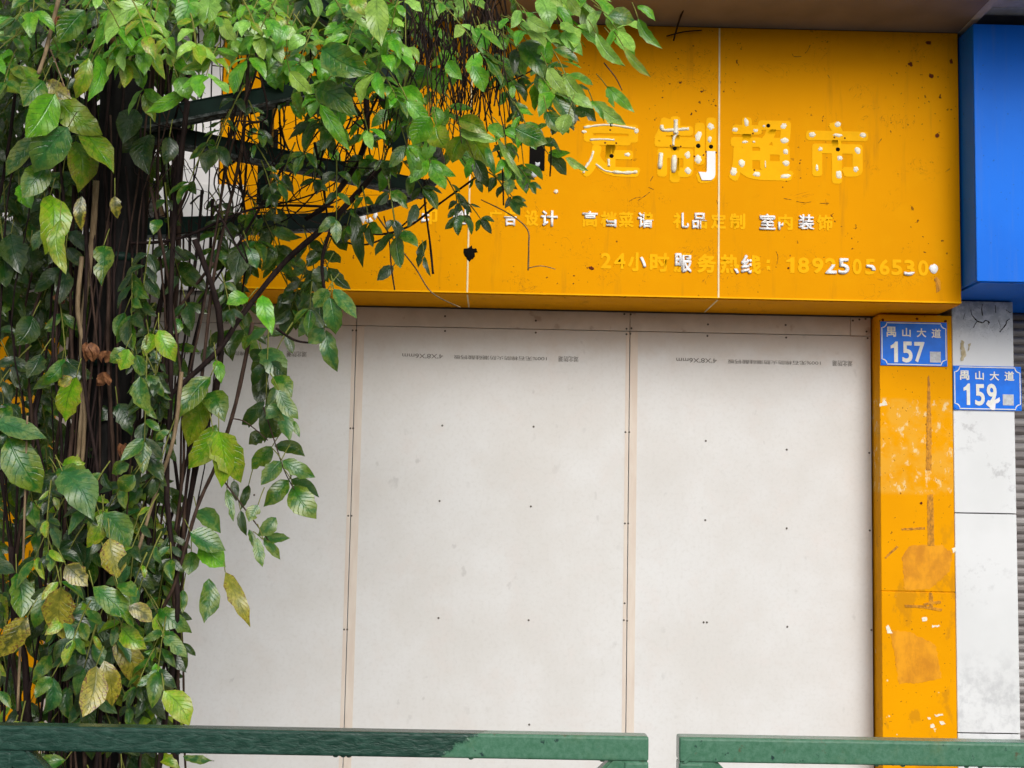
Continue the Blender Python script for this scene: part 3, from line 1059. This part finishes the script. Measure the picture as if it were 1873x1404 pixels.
# ------------------------------------------------------------------ climbing vine
vine = thing('climbing_vine', (PX, PY, 0), 'leafy climbing vine with glossy green and yellowing leaves hanging from the pole and trellis', 'vine')
TINT = {'v': (.36, .68, .11), 'b': (.115, .45, .016), 'l': (.22, .48, .010), 'm': (.028, .165, .012), 'd': (.008, .046, .009), 't': (.04, .19, .05),  # bright and dark greens also paint lit tops and shaded inner leaves
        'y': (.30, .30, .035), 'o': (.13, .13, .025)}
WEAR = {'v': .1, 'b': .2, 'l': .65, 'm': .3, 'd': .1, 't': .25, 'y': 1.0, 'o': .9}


def leaf_geo(Bp, Tp, N, width, rng, V, F, U, A, tint, wear, seg=8):
    ax = Tp - Bp
    L = ax.length
    ax.normalize()
    N = (N - ax * N.dot(ax)).normalized()
    S = ax.cross(N)
    curl = rng.uniform(-.06, .30)
    fold = rng.uniform(-.05, .42)
    wav, ph = rng.uniform(.0, .045), rng.uniform(0, 6.28)
    twist = rng.uniform(-.5, .5)
    ruff = rng.choice((.04, .05, .06, .13))
    torn = rng.randrange(3, 8) if rng.random() < .14 else -1
    tside = rng.choice((-1, 1))
    bendy = rng.uniform(-.10, .10)
    q = rng.uniform(.58, .78)
    pe = rng.uniform(.78, .95)
    base = len(V)
    us = (-1, -.52, 0, .52, 1)
    nrm = (q / (q + pe)) ** q * (pe / (q + pe)) ** pe
    for i in range(seg + 1):
        t = i / seg
        w = width * .5 * ((t ** q) * ((1 - t) ** pe) / nrm)
        if t > .84:
            w *= .82
        if t > .86:
            w = max(w, width * .02 * (1 - t) / .14)
        c = Bp + ax * (L * t) + N * (L * curl * 4 * t * (1 - t) * .6) + S * (bendy * L * math.sin(math.pi * t))
        ca, sa = math.cos(twist * (t - .4)), math.sin(twist * (t - .4))
        S2, N2 = S * ca + N * sa, N * ca - S * sa
        for u in us:
            ww = w * (1 + (ruff * math.sin(27 * t + ph + u) if abs(u) == 1 else 0)) * (.5 if i == torn and u == tside else 1)
            V.append(c + S2 * (u * ww) + N2 * (abs(u) * w * fold + abs(u) * wav * L * math.sin(11 * t + ph * (1 if u > 0 else 2))))
            U.append((.5 + .5 * u, t))
            A.append((*tint, wear))
    for i in range(seg):
        for k in range(4):
            a = base + i * 5 + k
            F.append((a, a + 1, a + 6, a + 5))


def leaf_mesh(name, V, F, U, A):
    me = bpy.data.meshes.new(name)
    me.from_pydata(V, [], F)
    uv = me.uv_layers.new(name='UVMap')
    li = [0] * len(me.loops)
    me.loops.foreach_get('vertex_index', li)
    uv.data.foreach_set('uv', [c for i in li for c in U[i]])
    at = me.attributes.new('tint', 'FLOAT_COLOR', 'POINT')
    at.data.foreach_set('color', [c for a in A for c in a])
    return me


def vary(t, rng, k=.22):
    f = rng.uniform(1 - k, 1 + k)
    return (t[0] * f * rng.uniform(.85, 1.2), t[1] * f, t[2] * f * rng.uniform(.8, 1.2))


LR = random.Random(5)
n_single = 0


def leaf_part(Bp, Tp, N, width, code, name='leaf', parent=None, label=None):
    global n_single
    V, F, U, A = [], [], [], []
    leaf_geo(Bp, Tp, N, width, LR, V, F, U, A, vary(TINT[code], LR), WEAR[code] * LR.uniform(.7, 1.1))
    o = mesh_obj(name, leaf_mesh(name, V, F, U, A), M['leaf'], parent or vine, True)
    if label:
        o['label'] = label
    n_single += 1
    return o



# leaves that can be told apart: base x, y, tip x, y, width (pixels of the photograph), kind, distance
HERO = """
65 5 38 55 40 m|75 135 12 168 45 l|80 148 42 195 45 m|100 172 48 252 56 b|85 148 132 182 32 o|105 176 188 247 52 l|125 232 62 316 62 t|150 236 208 318 50 l
138 258 142 352 56 l|60 250 10 322 36 m|85 300 40 362 46 m|162 105 138 181 28 l|180 100 160 186 28 b|155 18 105 79 42 m|262 8 190 66 40 v|240 -12 180 36 42 v
345 160 266 206 24 b|325 142 346 182 36 b|315 85 365 138 30 m|320 108 360 136 24 b|385 -8 373 50 46 v|350 -12 326 52 40 b|410 33 434 76 26 v|400 30 403 50 18 b
390 58 377 103 17 b|250 200 225 263 42 d|262 233 237 306 42 d|275 245 273 320 44 d|310 250 300 302 30 d|265 60 262 142 30 d|452 22 495 102 32 v|495 75 516 117 24 v
525 45 504 92 20 b|492 45 510 76 22 v|535 48 517 73 24 v|560 68 527 93 24 v|495 134 505 164 28 b|530 130 573 172 26 v|540 165 559 216 20 l|585 190 640 276 26 b
595 130 622 182 32 b|575 160 655 212 46 m|590 88 681 134 56 m|545 80 605 52 40 d|650 -4 600 38 36 m|688 -6 697 83 42 v|704 8 739 61 32 b|645 -8 668 29 30 l
793 124 812 173 36 b|818 112 845 146 24 b|864 120 886 169 30 b|785 122 742 170 42 m|738 160 704 202 30 b|740 168 742 200 26 v|735 158 777 192 24 b|745 183 786 230 30 b
788 213 754 266 40 b|790 250 778 294 24 b|790 194 800 236 24 b|798 228 816 271 42 l|838 218 892 244 30 l|838 238 911 259 28 v|857 248 894 306 40 l|850 248 828 299 42 l
895 228 921 252 24 b|990 -4 1006 52 38 v|965 33 1006 56 24 v|950 44 981 56 16 v|1000 -8 1030 13 24 v|1038 -4 1061 31 20 v|1064 8 1095 76 26 v|1090 -4 1121 46 24 b
1112 28 1161 37 34 m|1165 10 1199 39 15 b|1167 33 1212 89 19 b|1108 33 1151 77 22 v|1090 60 1144 121 22 v|1122 72 1161 112 20 b|1140 84 1191 141 15 l|1026 40 1051 60 22 v
984 54 1031 86 24 v|1028 58 1066 102 26 v|953 78 996 144 42 m|1000 73 1005 117 30 b|1002 124 1041 180 24 v|1034 138 1076 182 26 v|1044 174 1086 199 24 v|1084 184 1145 228 24 v
1080 184 1105 222 11 b|1110 158 1161 206 20 b|1110 160 1124 197 11 b|1000 204 1031 242 28 m|1052 198 1091 222 28 d|1040 208 1029 247 32 v|942 234 1002 262 36 m|903 228 922 250 22 b
922 238 947 257 20 b|985 258 1026 278 20 m|892 128 880 162 22 b|905 53 921 92 18 m|880 53 921 92 20 b|910 253 957 332 14 v|890 268 906 322 15 m|936 328 929 357 20 m|1034 288 1077 312 15 v
92 356 82 466 54 l|110 400 121 502 30 l|35 338 57 382 30 b|150 358 150 422 21 o|210 358 215 400 20 o|190 448 185 522 36 m|250 488 235 522 17 d|262 498 268 532 20 d
292 401 280 429 22 m|300 401 331 413 20 d|325 448 325 482 15 m|330 478 384 540 28 d|310 468 315 537 13 d|415 448 394 497 32 d|460 438 430 522 42 d|455 453 471 492 23 t
240 588 245 642 24 m|230 638 200 662 30 m|235 638 220 677 30 l|250 648 262 692 24 m|280 610 262 652 26 l|290 603 321 662 36 l|330 583 312 612 24 m|340 588 348 617 16 d
385 633 372 670 28 d|395 658 405 702 20 b|60 578 28 632 42 d|75 648 50 692 34 d|20 428 40 502 46 d|10 488 24 562 44 d|55 452 62 500 40 d|650 388 664 490 24 d|640 413 611 446 24 d
587 458 562 488 24 d|595 458 623 481 28 d|597 488 569 514 26 d|600 488 641 529 28 d|455 545 414 556 30 b|480 538 498 612 30 b|600 528 574 562 30 m|610 528 653 582 28 t|604 543 614 612 36 t
588 572 601 597 26 d|592 600 564 628 28 t|596 603 617 680 30 t|445 603 482 610 24 d|480 638 521 702 42 t|478 638 463 662 26 d|720 486 689 513 20 d|762 373 745 416 20 d|780 438 765 490 15 d|776 468 788 506 9 d
-6 768 86 802 38 t|14 800 76 902 62 m|104 858 182 906 40 m|114 862 171 952 62 t|110 862 61 932 30 d|114 850 157 846 28 l|140 688 119 772 40 l|132 690 106 704 20 y|215 738 241 797 34 d|212 738 181 771 26 d
256 688 275 757 30 m|237 848 204 866 24 m|246 868 217 897 30 m|262 893 224 932 30 m|256 798 299 882 36 d|187 938 159 1002 30 l|190 936 236 1002 50 m|200 983 216 1057 44 y|385 688 329 762 42 m
386 718 344 817 44 l|380 718 411 772 42 m|396 776 344 857 42 l|390 788 441 883 52 l|400 788 405 892 38 l|473 746 455 782 22 d|476 746 504 792 24 d|482 793 455 813 26 d|485 798 516 779 26 d
498 816 460 858 30 m|502 815 558 834 28 d|514 843 477 887 30 m|516 842 577 873 28 m|528 878 482 927 32 m|532 876 584 910 24 d|535 888 579 949 46 m|470 688 474 742 30 d|500 688 534 727 32 m|510 713 546 767 30 m
505 708 490 742 20 m|518 743 486 767 28 t|520 746 530 807 28 t|535 768 548 800 12 m|428 878 432 917 15 d|455 886 440 932 15 d|415 893 427 954 15 m|472 923 455 954 24 m|440 933 451 980 15 d|505 946 471 980 26 t
455 968 466 1004 12 m|470 983 480 1037 19 m|480 986 531 984 22 t|482 988 513 1024 17 m|360 933 404 975 32 t|348 973 413 1007 42 t|364 998 413 1037 46 b|350 1008 344 1052 30 m
112 1074 116 1170 54 y|30 1048 38 1132 42 m|120 1033 161 1072 36 o|170 1073 246 1147 42 m|215 1068 251 1092 26 m|235 1108 279 1137 30 o|225 1148 269 1187 34 l|210 1168 250 1257 42 y|190 1208 205 1292 36 y
176 1218 151 1312 44 y|290 1113 351 1157 36 m|300 1163 343 1202 26 m|288 1193 341 1230 22 d|285 1213 285 1272 24 b|280 1188 259 1230 22 b|382 1058 373 1140 34 m|412 1046 458 1147 30 y|335 1078 333 1122 15 m
95 1198 57 1247 26 m|95 1238 64 1277 24 m|97 1238 80 1307 26 t|50 1128 -2 1202 42 o|75 1128 58 1172 30 d|300 1263 347 1327 42 l|287 1288 243 1327 42 l|335 1384 392 1392 16 t|290 1378 330 1404 20 l|120 1390 60 1404 26 m
"""
for item in HERO.replace('\n', '|').split('|'):
    if not item.strip():
        continue
    f = item.split()
    bx, by, tx, ty, w = map(float, f[:5])
    code = f[5]
    if bx < 260 and by > 130:
        Y = LR.uniform(3.28, 3.5)
    elif by > 380:
        Y = LR.uniform(3.38, 3.62)
    else:
        Y = LR.uniform(3.15, 3.6)
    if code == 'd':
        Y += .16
    Lpx = math.hypot(tx - bx, ty - by)
    dY = LR.uniform(-.45, .30) * Lpx * Y / 2400
    Bp, Tp = P(bx, by, Y), P(tx, ty, Y + dY)
    N = (EYE - Bp).normalized() + Vector((LR.uniform(-.45, .45), 0, LR.uniform(.0, .75)))
    leaf_part(Bp, Tp, N, w * Y / 2400 * 1.08, code, label='yellowing leaf with brown edges' if code == 'y' else None)
    if LR.random() < .7:                                    # the stalk it hangs by
        e = Bp - (Tp - Bp).normalized() * .028 + Vector((LR.uniform(-.01, .01), LR.uniform(.0, .02), .022))
        HERO_ST = globals().setdefault('HERO_ST', ([], []))
        tube_data(smooth_path([Bp, (Bp + e) * .5 + Vector((0, 0, .002)), e], 2), [.0014] * 5, 4, *HERO_ST)


def inside(poly, x, y):
    c = False
    for i in range(len(poly)):
        (x1, y1), (x2, y2) = poly[i], poly[i - 1]
        if (y1 > y) != (y2 > y) and x < (x2 - x1) * (y - y1) / (y2 - y1) + x1:
            c = not c
    return c


def pick(poly, rng):
    xs_, ys_ = [p[0] for p in poly], [p[1] for p in poly]
    while True:
        x, y = rng.uniform(min(xs_), max(xs_)), rng.uniform(min(ys_), max(ys_))
        if inside(poly, x, y):
            return x, y


sprays = []


def spray(S, d, Lr, pairs, l, tints, rng, up=.5):
    """a compound leaf: rachis from S along d with paired leaflets and one at its end"""
    d = d.normalized()
    sag = Vector((0, 0, -.35 * Lr))
    pts = [S + d * (Lr * t) + sag * (t * t) for t in (0, .25, .5, .75, 1)]
    nrm = (Vector((rng.uniform(-.5, .5), -.75, up + rng.uniform(-.3, .5)))).normalized()
    lv = []
    for k in range(pairs):
        t = .3 + .66 * k / max(1, pairs - 1) if pairs > 1 else .6
        p = S + d * (Lr * t) + sag * (t * t)
        dd = (d + sag / Lr * 2 * t).normalized()
        side = dd.cross(nrm).normalized()
        for sg in (-1, 1):
            if rng.random() < .08:
                continue
            a = math.radians(rng.uniform(42, 66))
            v = dd * math.cos(a) + side * (sg * math.sin(a)) + Vector((0, 0, -.28)) + nrm * rng.uniform(-.2, .2)
            ll = l * rng.uniform(.75, 1.12) * (.8 + .2 * t)
            N = nrm + side * (sg * rng.uniform(-.35, .2)) + Vector((rng.uniform(-.25, .25), rng.uniform(-.2, .2), rng.uniform(-.2, .2)))
            b = p + v.normalized() * .004
            lv.append((b, b + v.normalized() * ll, N, ll * rng.uniform(.36, .48)))
    e = pts[-1]
    v = d + Vector((0, 0, -.5)) + nrm * rng.uniform(-.2, .2)
    lv.append((e, e + v.normalized() * l * 1.1, nrm, l * .5))
    sprays.append((pts, lv, [rng.choice(tints) for _ in lv], S))


SR = random.Random(23)
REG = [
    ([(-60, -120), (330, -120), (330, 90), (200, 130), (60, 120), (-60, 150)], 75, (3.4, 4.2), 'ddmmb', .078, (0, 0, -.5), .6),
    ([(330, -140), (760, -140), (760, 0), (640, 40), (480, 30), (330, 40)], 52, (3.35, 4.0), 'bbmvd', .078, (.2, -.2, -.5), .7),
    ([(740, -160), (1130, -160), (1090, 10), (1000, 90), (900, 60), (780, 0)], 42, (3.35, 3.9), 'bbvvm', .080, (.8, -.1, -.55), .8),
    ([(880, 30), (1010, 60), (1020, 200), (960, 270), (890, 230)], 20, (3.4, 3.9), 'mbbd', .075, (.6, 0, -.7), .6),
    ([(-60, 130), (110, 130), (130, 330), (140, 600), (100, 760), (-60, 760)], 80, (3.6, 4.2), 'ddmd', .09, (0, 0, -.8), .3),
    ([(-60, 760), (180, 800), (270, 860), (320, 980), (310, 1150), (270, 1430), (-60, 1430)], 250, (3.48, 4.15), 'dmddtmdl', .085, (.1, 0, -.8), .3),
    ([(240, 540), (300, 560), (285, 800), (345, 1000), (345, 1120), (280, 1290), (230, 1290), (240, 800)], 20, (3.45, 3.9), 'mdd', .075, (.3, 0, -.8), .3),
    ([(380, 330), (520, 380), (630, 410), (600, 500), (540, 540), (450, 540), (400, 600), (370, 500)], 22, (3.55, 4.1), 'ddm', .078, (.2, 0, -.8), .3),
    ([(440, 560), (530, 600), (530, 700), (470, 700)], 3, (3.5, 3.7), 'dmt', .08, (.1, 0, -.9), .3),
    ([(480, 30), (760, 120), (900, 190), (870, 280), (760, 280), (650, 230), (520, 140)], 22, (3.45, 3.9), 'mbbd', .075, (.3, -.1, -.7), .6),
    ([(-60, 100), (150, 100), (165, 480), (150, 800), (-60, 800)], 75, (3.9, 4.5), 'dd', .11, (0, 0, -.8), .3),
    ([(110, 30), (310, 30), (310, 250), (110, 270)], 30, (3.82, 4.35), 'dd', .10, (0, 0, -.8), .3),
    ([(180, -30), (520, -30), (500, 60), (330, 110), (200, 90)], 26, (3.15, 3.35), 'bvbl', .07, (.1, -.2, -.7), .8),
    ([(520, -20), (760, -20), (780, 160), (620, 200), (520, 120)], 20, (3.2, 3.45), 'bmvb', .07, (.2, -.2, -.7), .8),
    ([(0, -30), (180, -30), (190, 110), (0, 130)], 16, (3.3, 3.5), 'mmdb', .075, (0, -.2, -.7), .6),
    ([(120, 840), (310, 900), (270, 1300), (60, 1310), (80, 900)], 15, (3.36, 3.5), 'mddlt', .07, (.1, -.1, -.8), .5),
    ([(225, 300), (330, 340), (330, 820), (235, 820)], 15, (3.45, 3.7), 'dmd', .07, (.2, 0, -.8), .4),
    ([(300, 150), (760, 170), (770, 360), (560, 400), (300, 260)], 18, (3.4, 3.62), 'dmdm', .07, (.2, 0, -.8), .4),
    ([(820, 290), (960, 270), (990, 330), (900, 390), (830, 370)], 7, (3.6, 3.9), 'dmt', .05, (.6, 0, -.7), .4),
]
for poly, n, (ya, yb), tints, l, dr, up in REG:
    for _ in range(n):
        x, y = pick(poly, SR)
        if 5 < x < 72 and 560 < y < 1310 and SR.random() < .72:
            continue                                       # the orange pillar shows through here
        Y = SR.uniform(ya, yb)
        d = Vector(dr) + Vector((SR.uniform(-.7, .7), SR.uniform(-.7, .4), SR.uniform(-.3, .3)))
        l2 = l * SR.uniform(.6, 1.25)
        Lr = l2 * SR.uniform(1.2, 2.4)
        spray(P(x, y, Y) - d.normalized() * Lr * .45, d, Lr, SR.choice((2, 2, 3, 3, 4)), l2, tints, SR, up)
for _ in range(150):                                       # unseen extra leaves added overhead to shade the vine's interior
    S = Vector((SR.uniform(-2.3, -.35), SR.uniform(3.3, 4.7), SR.uniform(3.15, 3.62)))
    d = Vector((SR.uniform(-1, 1), SR.uniform(-1, 1), SR.uniform(-.5, .3)))
    spray(S, d, .24, 4, .11, 'mbbv', SR, 1.2)

# nearest sprays become parts of their own, the rest one mass
inv = (Matrix.Translation(EYE) @ CAM_M).inverted()


def seen(S):
    c = inv @ S
    x, y = 936.5 + 2400 * c.x / -c.z, 702 - 2400 * c.y / -c.z
    return -20 < x < 1880 and -20 < y < 1420


order = sorted([s for s in sprays if seen(s[3])], key=lambda s: s[3].y)
quota = 297 - n_single
chosen, k = set(), 0
for s in order:
    if k + len(s[1]) > quota:
        break
    k += len(s[1])
    chosen.add(id(s))
FV, FF, FU, FA = [], [], [], []
TV, TF = HERO_ST
for s in sprays:
    pts, lv, codes, S = s
    rr = [.0022, .002, .0018, .0016, .0012]
    if id(s) in chosen:
        rach = tube('leaf_stalk', pts, rr, M['stem_green'], vine, 5)
        for (b, t, N, w), c in zip(lv, codes):
            leaf_part(b, t, N, w, c, 'leaflet', rach)
    else:
        tube_data(pts, rr, 4, TV, TF)
        for (b, t, N, w), c in zip(lv, codes):
            leaf_geo(b, t, N, w, LR, FV, FF, FU, FA, vary(TINT[c], LR), WEAR[c] * LR.uniform(.6, 1.1), 6)
tag(mesh_obj('foliage', leaf_mesh('foliage', FV, FF, FU, FA), M['leaf'], vine, True), kind='stuff')
me = bpy.data.meshes.new('stalks')
me.from_pydata(TV, [], TF)
tag(mesh_obj('stalk_mass', me, M['stem_green'], vine, True), kind='stuff')

# stems: named ones first
STEMS = [
    ([(700, 300), (610, 400), (520, 480), (440, 580), (400, 640), (330, 705), (262, 768)], 6.0, 3.62, 'stem_dark'),
    ([(668, 150), (670, 250), (645, 310), (600, 372), (560, 400)], 6.0, 3.66, 'stem_dark'),
    ([(176, 330), (168, 450), (150, 600), (152, 720), (140, 870)], 6.0, 3.58, 'stem_pale'),
    ([(150, 470), (142, 560), (152, 640), (155, 760), (150, 850)], 4.5, 3.56, 'stem_pale'),
    ([(262, 40), (240, 100), (218, 160)], 3.6, 3.3, 'stem_green'),
    ([(108, -5), (92, 60), (82, 100), (70, 135)], 4.6, 3.3, 'stem_pale'),
    ([(92, 90), (104, 120), (118, 158)], 1.5, 3.3, 'stem_pale'),
    ([(462, 590), (442, 690), (425, 760), (395, 850), (360, 930), (322, 1060), (298, 1112)], 4.0, 3.55, 'stem_mid'),
    ([(332, 680), (318, 800), (285, 900), (252, 1010)], 4.0, 3.5, 'stem_pale'),
    ([(505, 600), (535, 620), (560, 626), (592, 625)], 2.4, 3.5, 'stem_dark'),
    ([(608, 410), (590, 470), (592, 520), (600, 560)], 3.4, 3.56, 'stem_dark'),
    ([(630, 410), (690, 428), (745, 415), (800, 375), (890, 310)], 2.6, 3.72, 'stem_dark'),
    ([(600, 430), (660, 448), (720, 425), (780, 370)], 2.0, 3.75, 'stem_dark'),
    ([(722, 530), (716, 490), (712, 440), (702, 395)], 1.6, 3.7, 'stem_mid'),
    ([(792, 500), (786, 440), (778, 380), (776, 330)], 2.2, 3.75, 'stem_dark'),
    ([(966, 494), (967, 450), (964, 418), (930, 390), (880, 365)], 1.5, 3.8, 'stem_pale'),
    ([(966, 490), (990, 486), (1016, 492)], 1.0, 3.8, 'stem_pale'),
    ([(690, 395), (725, 445), (760, 490), (790, 535), (842, 562)], 1.5, 3.8, 'stem_pale'),
    ([(262, 770), (210, 800), (150, 860), (120, 900)], 6.0, 3.66, 'stem_dark'),
    ([(300, 520), (285, 600), (270, 700), (262, 820)], 5.0, 3.75, 'stem_dark'),
    ([(390, 480), (330, 560), (280, 640), (240, 700)], 3.0, 3.6, 'stem_mid'),
    ([(520, 300), (440, 440), (360, 560), (290, 660)], 2.6, 3.72, 'stem_dark'),
    ([(260, 545), (330, 380), (345, 340)], 3.0, 3.68, 'stem_mid'),
    ([(52, 1330), (45, 1200), (28, 1150), (20, 1000)], 7.0, 3.6, 'stem_dark'),
    ([(282, 1290), (270, 1240), (258, 1200), (250, 1120)], 6.0, 3.55, 'stem_dark'),
    ([(32, 1300), (40, 1100), (46, 900), (50, 760)], 2.5, 3.45, 'stem_pale'),
    ([(420, 190), (440, 330), (452, 440), (440, 560)], 2.6, 3.8, 'stem_dark'),
    ([(575, 260), (590, 330), (600, 410)], 2.6, 3.8, 'stem_dark'),
    ([(240, 445), (330, 435), (470, 380), (610, 378)], 3.0, 3.6, 'stem_dark'),
    ([(880, 170), (950, 140), (1010, 110)], 1.6, 3.5, 'stem_mid'),
    ([(905, 265), (918, 300), (921, 375)], 1.8, 3.7, 'stem_dark'),
    ([(1006, 322), (1008, 285), (1007, 250)], 1.6, 3.7, 'stem_dark'),
    ([(1105, 115), (1125, 140), (1138, 165)], 1.3, 3.3, 'stem_mid'),
    ([(482, 745), (500, 800), (520, 860), (538, 895)], 1.3, 3.5, 'stem_mid'),
    ([(423, 765), (450, 772), (490, 805)], 1.3, 3.52, 'stem_mid'),
    ([(395, 860), (425, 900), (470, 960), (500, 1000)], 1.5, 3.52, 'stem_mid'),
]
for pts, r, Y, mt in STEMS:
    q = smooth_path([P(x, y, Y + RND.uniform(-.03, .03)) for x, y in pts], 5)
    n = len(q)
    tube('stem', q, [r * Y / 2400 * (1 - .25 * i / n) * RND.uniform(.9, 1.1) for i in range(n)], M[mt], vine, 8)
# strands twined round the pole
ST = random.Random(3)
for k in range(46):
    a0, w0 = ST.uniform(0, 6.28), ST.uniform(-.5, .5)
    ra = ST.uniform(.085, .25)
    z0, z1 = ST.choice((0, 0, 0, .5)), ST.uniform(2.3, 3.3)
    pts = []
    for i in range(11):
        t = i / 10
        a = a0 + w0 * t * 3 + .25 * math.sin(5 * t + k)
        rr = ra * (1 + .16 * math.sin(7 * t + 2 * k)) * (.75 + .5 * t)
        pts.append(Vector((PX + rr * math.cos(a) * 1.15 + .015 * ST.gauss(0, 1), PY + rr * math.sin(a) * .9, z0 + (z1 - z0) * t)))
    q = smooth_path(pts, 3)
    r = ST.choice((.002, .003, .003, .004, .005, .007, .009))
    tube('stem', q, [r * ST.uniform(.85, 1.15) for _ in q], M[ST.choice(('stem_dark', 'stem_dark', 'stem_mid'))], vine, 6)
for k in range(22):
    a0 = math.radians(ST.uniform(-160, -20))
    pts = []
    z0, z1 = ST.uniform(.3, 1.4), ST.uniform(2.3, 3.0)
    rr = ST.uniform(.082, .12)
    for i in range(9):
        t = i / 8
        a = a0 + .35 * math.sin(4 * t + k) + ST.uniform(-.12, .12)
        pts.append(Vector((PX + rr * math.cos(a) * 1.1, PY + rr * math.sin(a), z0 + (z1 - z0) * t)))
    q = smooth_path(pts, 4)
    r = ST.choice((.0018, .0025, .003, .004, .0055))
    tube('stem', q, [r * ST.uniform(.7, 1.3) for _ in q], M[ST.choice(('stem_mid', 'stem_dark', 'stem_dark'))], vine, 6)
# tangle of thin runners among the arms
for mt, n, rmin, rmax in (('stem_dark', 150, .0014, .0042), ('stem_mid', 50, .0012, .003)):
    V, F = [], []
    poly = [(290, 30), (520, 40), (760, 60), (820, 260), (740, 330), (600, 400), (400, 440), (290, 420)]
    for _ in range(n):
        x, y = pick(poly, ST)
        if ST.random() < .55:
            x2, y2 = x + ST.uniform(-70, 70), y + ST.uniform(120, 260)
        else:
            x2, y2 = x + ST.uniform(-260, 260), y + ST.uniform(-90, 160)
        if not inside([(270, -40), (840, -40), (860, 330), (640, 440), (270, 500)], x2, y2):
            continue
        Ya, Yb_ = ST.uniform(3.35, 4.3), ST.uniform(3.35, 4.3)
        a, b = P(x, y, Ya), P(x2, y2, Yb_)
        mid = [a.lerp(b, t) + Vector((ST.gauss(0, .03), ST.gauss(0, .03), ST.gauss(0, .03) - .12 * t * (1 - t))) for t in (.33, .66)]
        q = smooth_path([a, *mid, b], 5)
        r = ST.uniform(rmin, rmax)
        tube_data(q, [r * (1 - .65 * i / len(q)) for i in range(len(q))], 5, V, F)
    # hanging root threads near the ring
    for _ in range(n):
        x = ST.uniform(730, 925)
        y = ST.uniform(-60, 90)
        a = P(x, y, ST.uniform(3.35, 4.05))
        b = P(x + ST.uniform(-50, 40), y + ST.uniform(90, 210), a.y + ST.uniform(-.06, .06))
        mid = [a.lerp(b, t) + Vector((ST.gauss(0, .012), ST.gauss(0, .01), ST.gauss(0, .01))) for t in (.33, .66)]
        q = smooth_path([a, *mid, b], 4)
        tube_data(q, [ST.uniform(.001, .0022)] * len(q), 4, V, F)
    me = bpy.data.meshes.new('tangle')
    me.from_pydata(V, [], F)
    tag(mesh_obj('runner_tangle', me, M[mt], vine, True), kind='stuff')
# shrivelled brown leaves caught among the stems
for px, py, s, Y in ((222, 822, 30, 3.5), (160, 640, 36, 3.55), (190, 690, 26, 3.55), (196, 650, 22, 3.56), (106, 545, 18, 3.6), (106, 38, 20, 3.3), (200, 75, 24, 3.35), (182, 122, 18, 3.35)):
    for j in range(3):
        a = P(px + ST.uniform(-8, 8), py - s * .4, Y)
        b = P(px + ST.uniform(-14, 14), py + s * .6, Y + ST.uniform(-.02, .02))
        V, F, U, A = [], [], [], []
        leaf_geo(a, b, Vector((ST.uniform(-1, 1), -.6, ST.uniform(-.5, .8))), s * .7 * Y / 2400, ST, V, F, U, A, (.2, .1, .05), 0)
        mesh_obj('dead_leaf', leaf_mesh('dead_leaf', V, F, U, A), M['deadleaf'], vine, True)['label'] = 'shrivelled brown leaf'
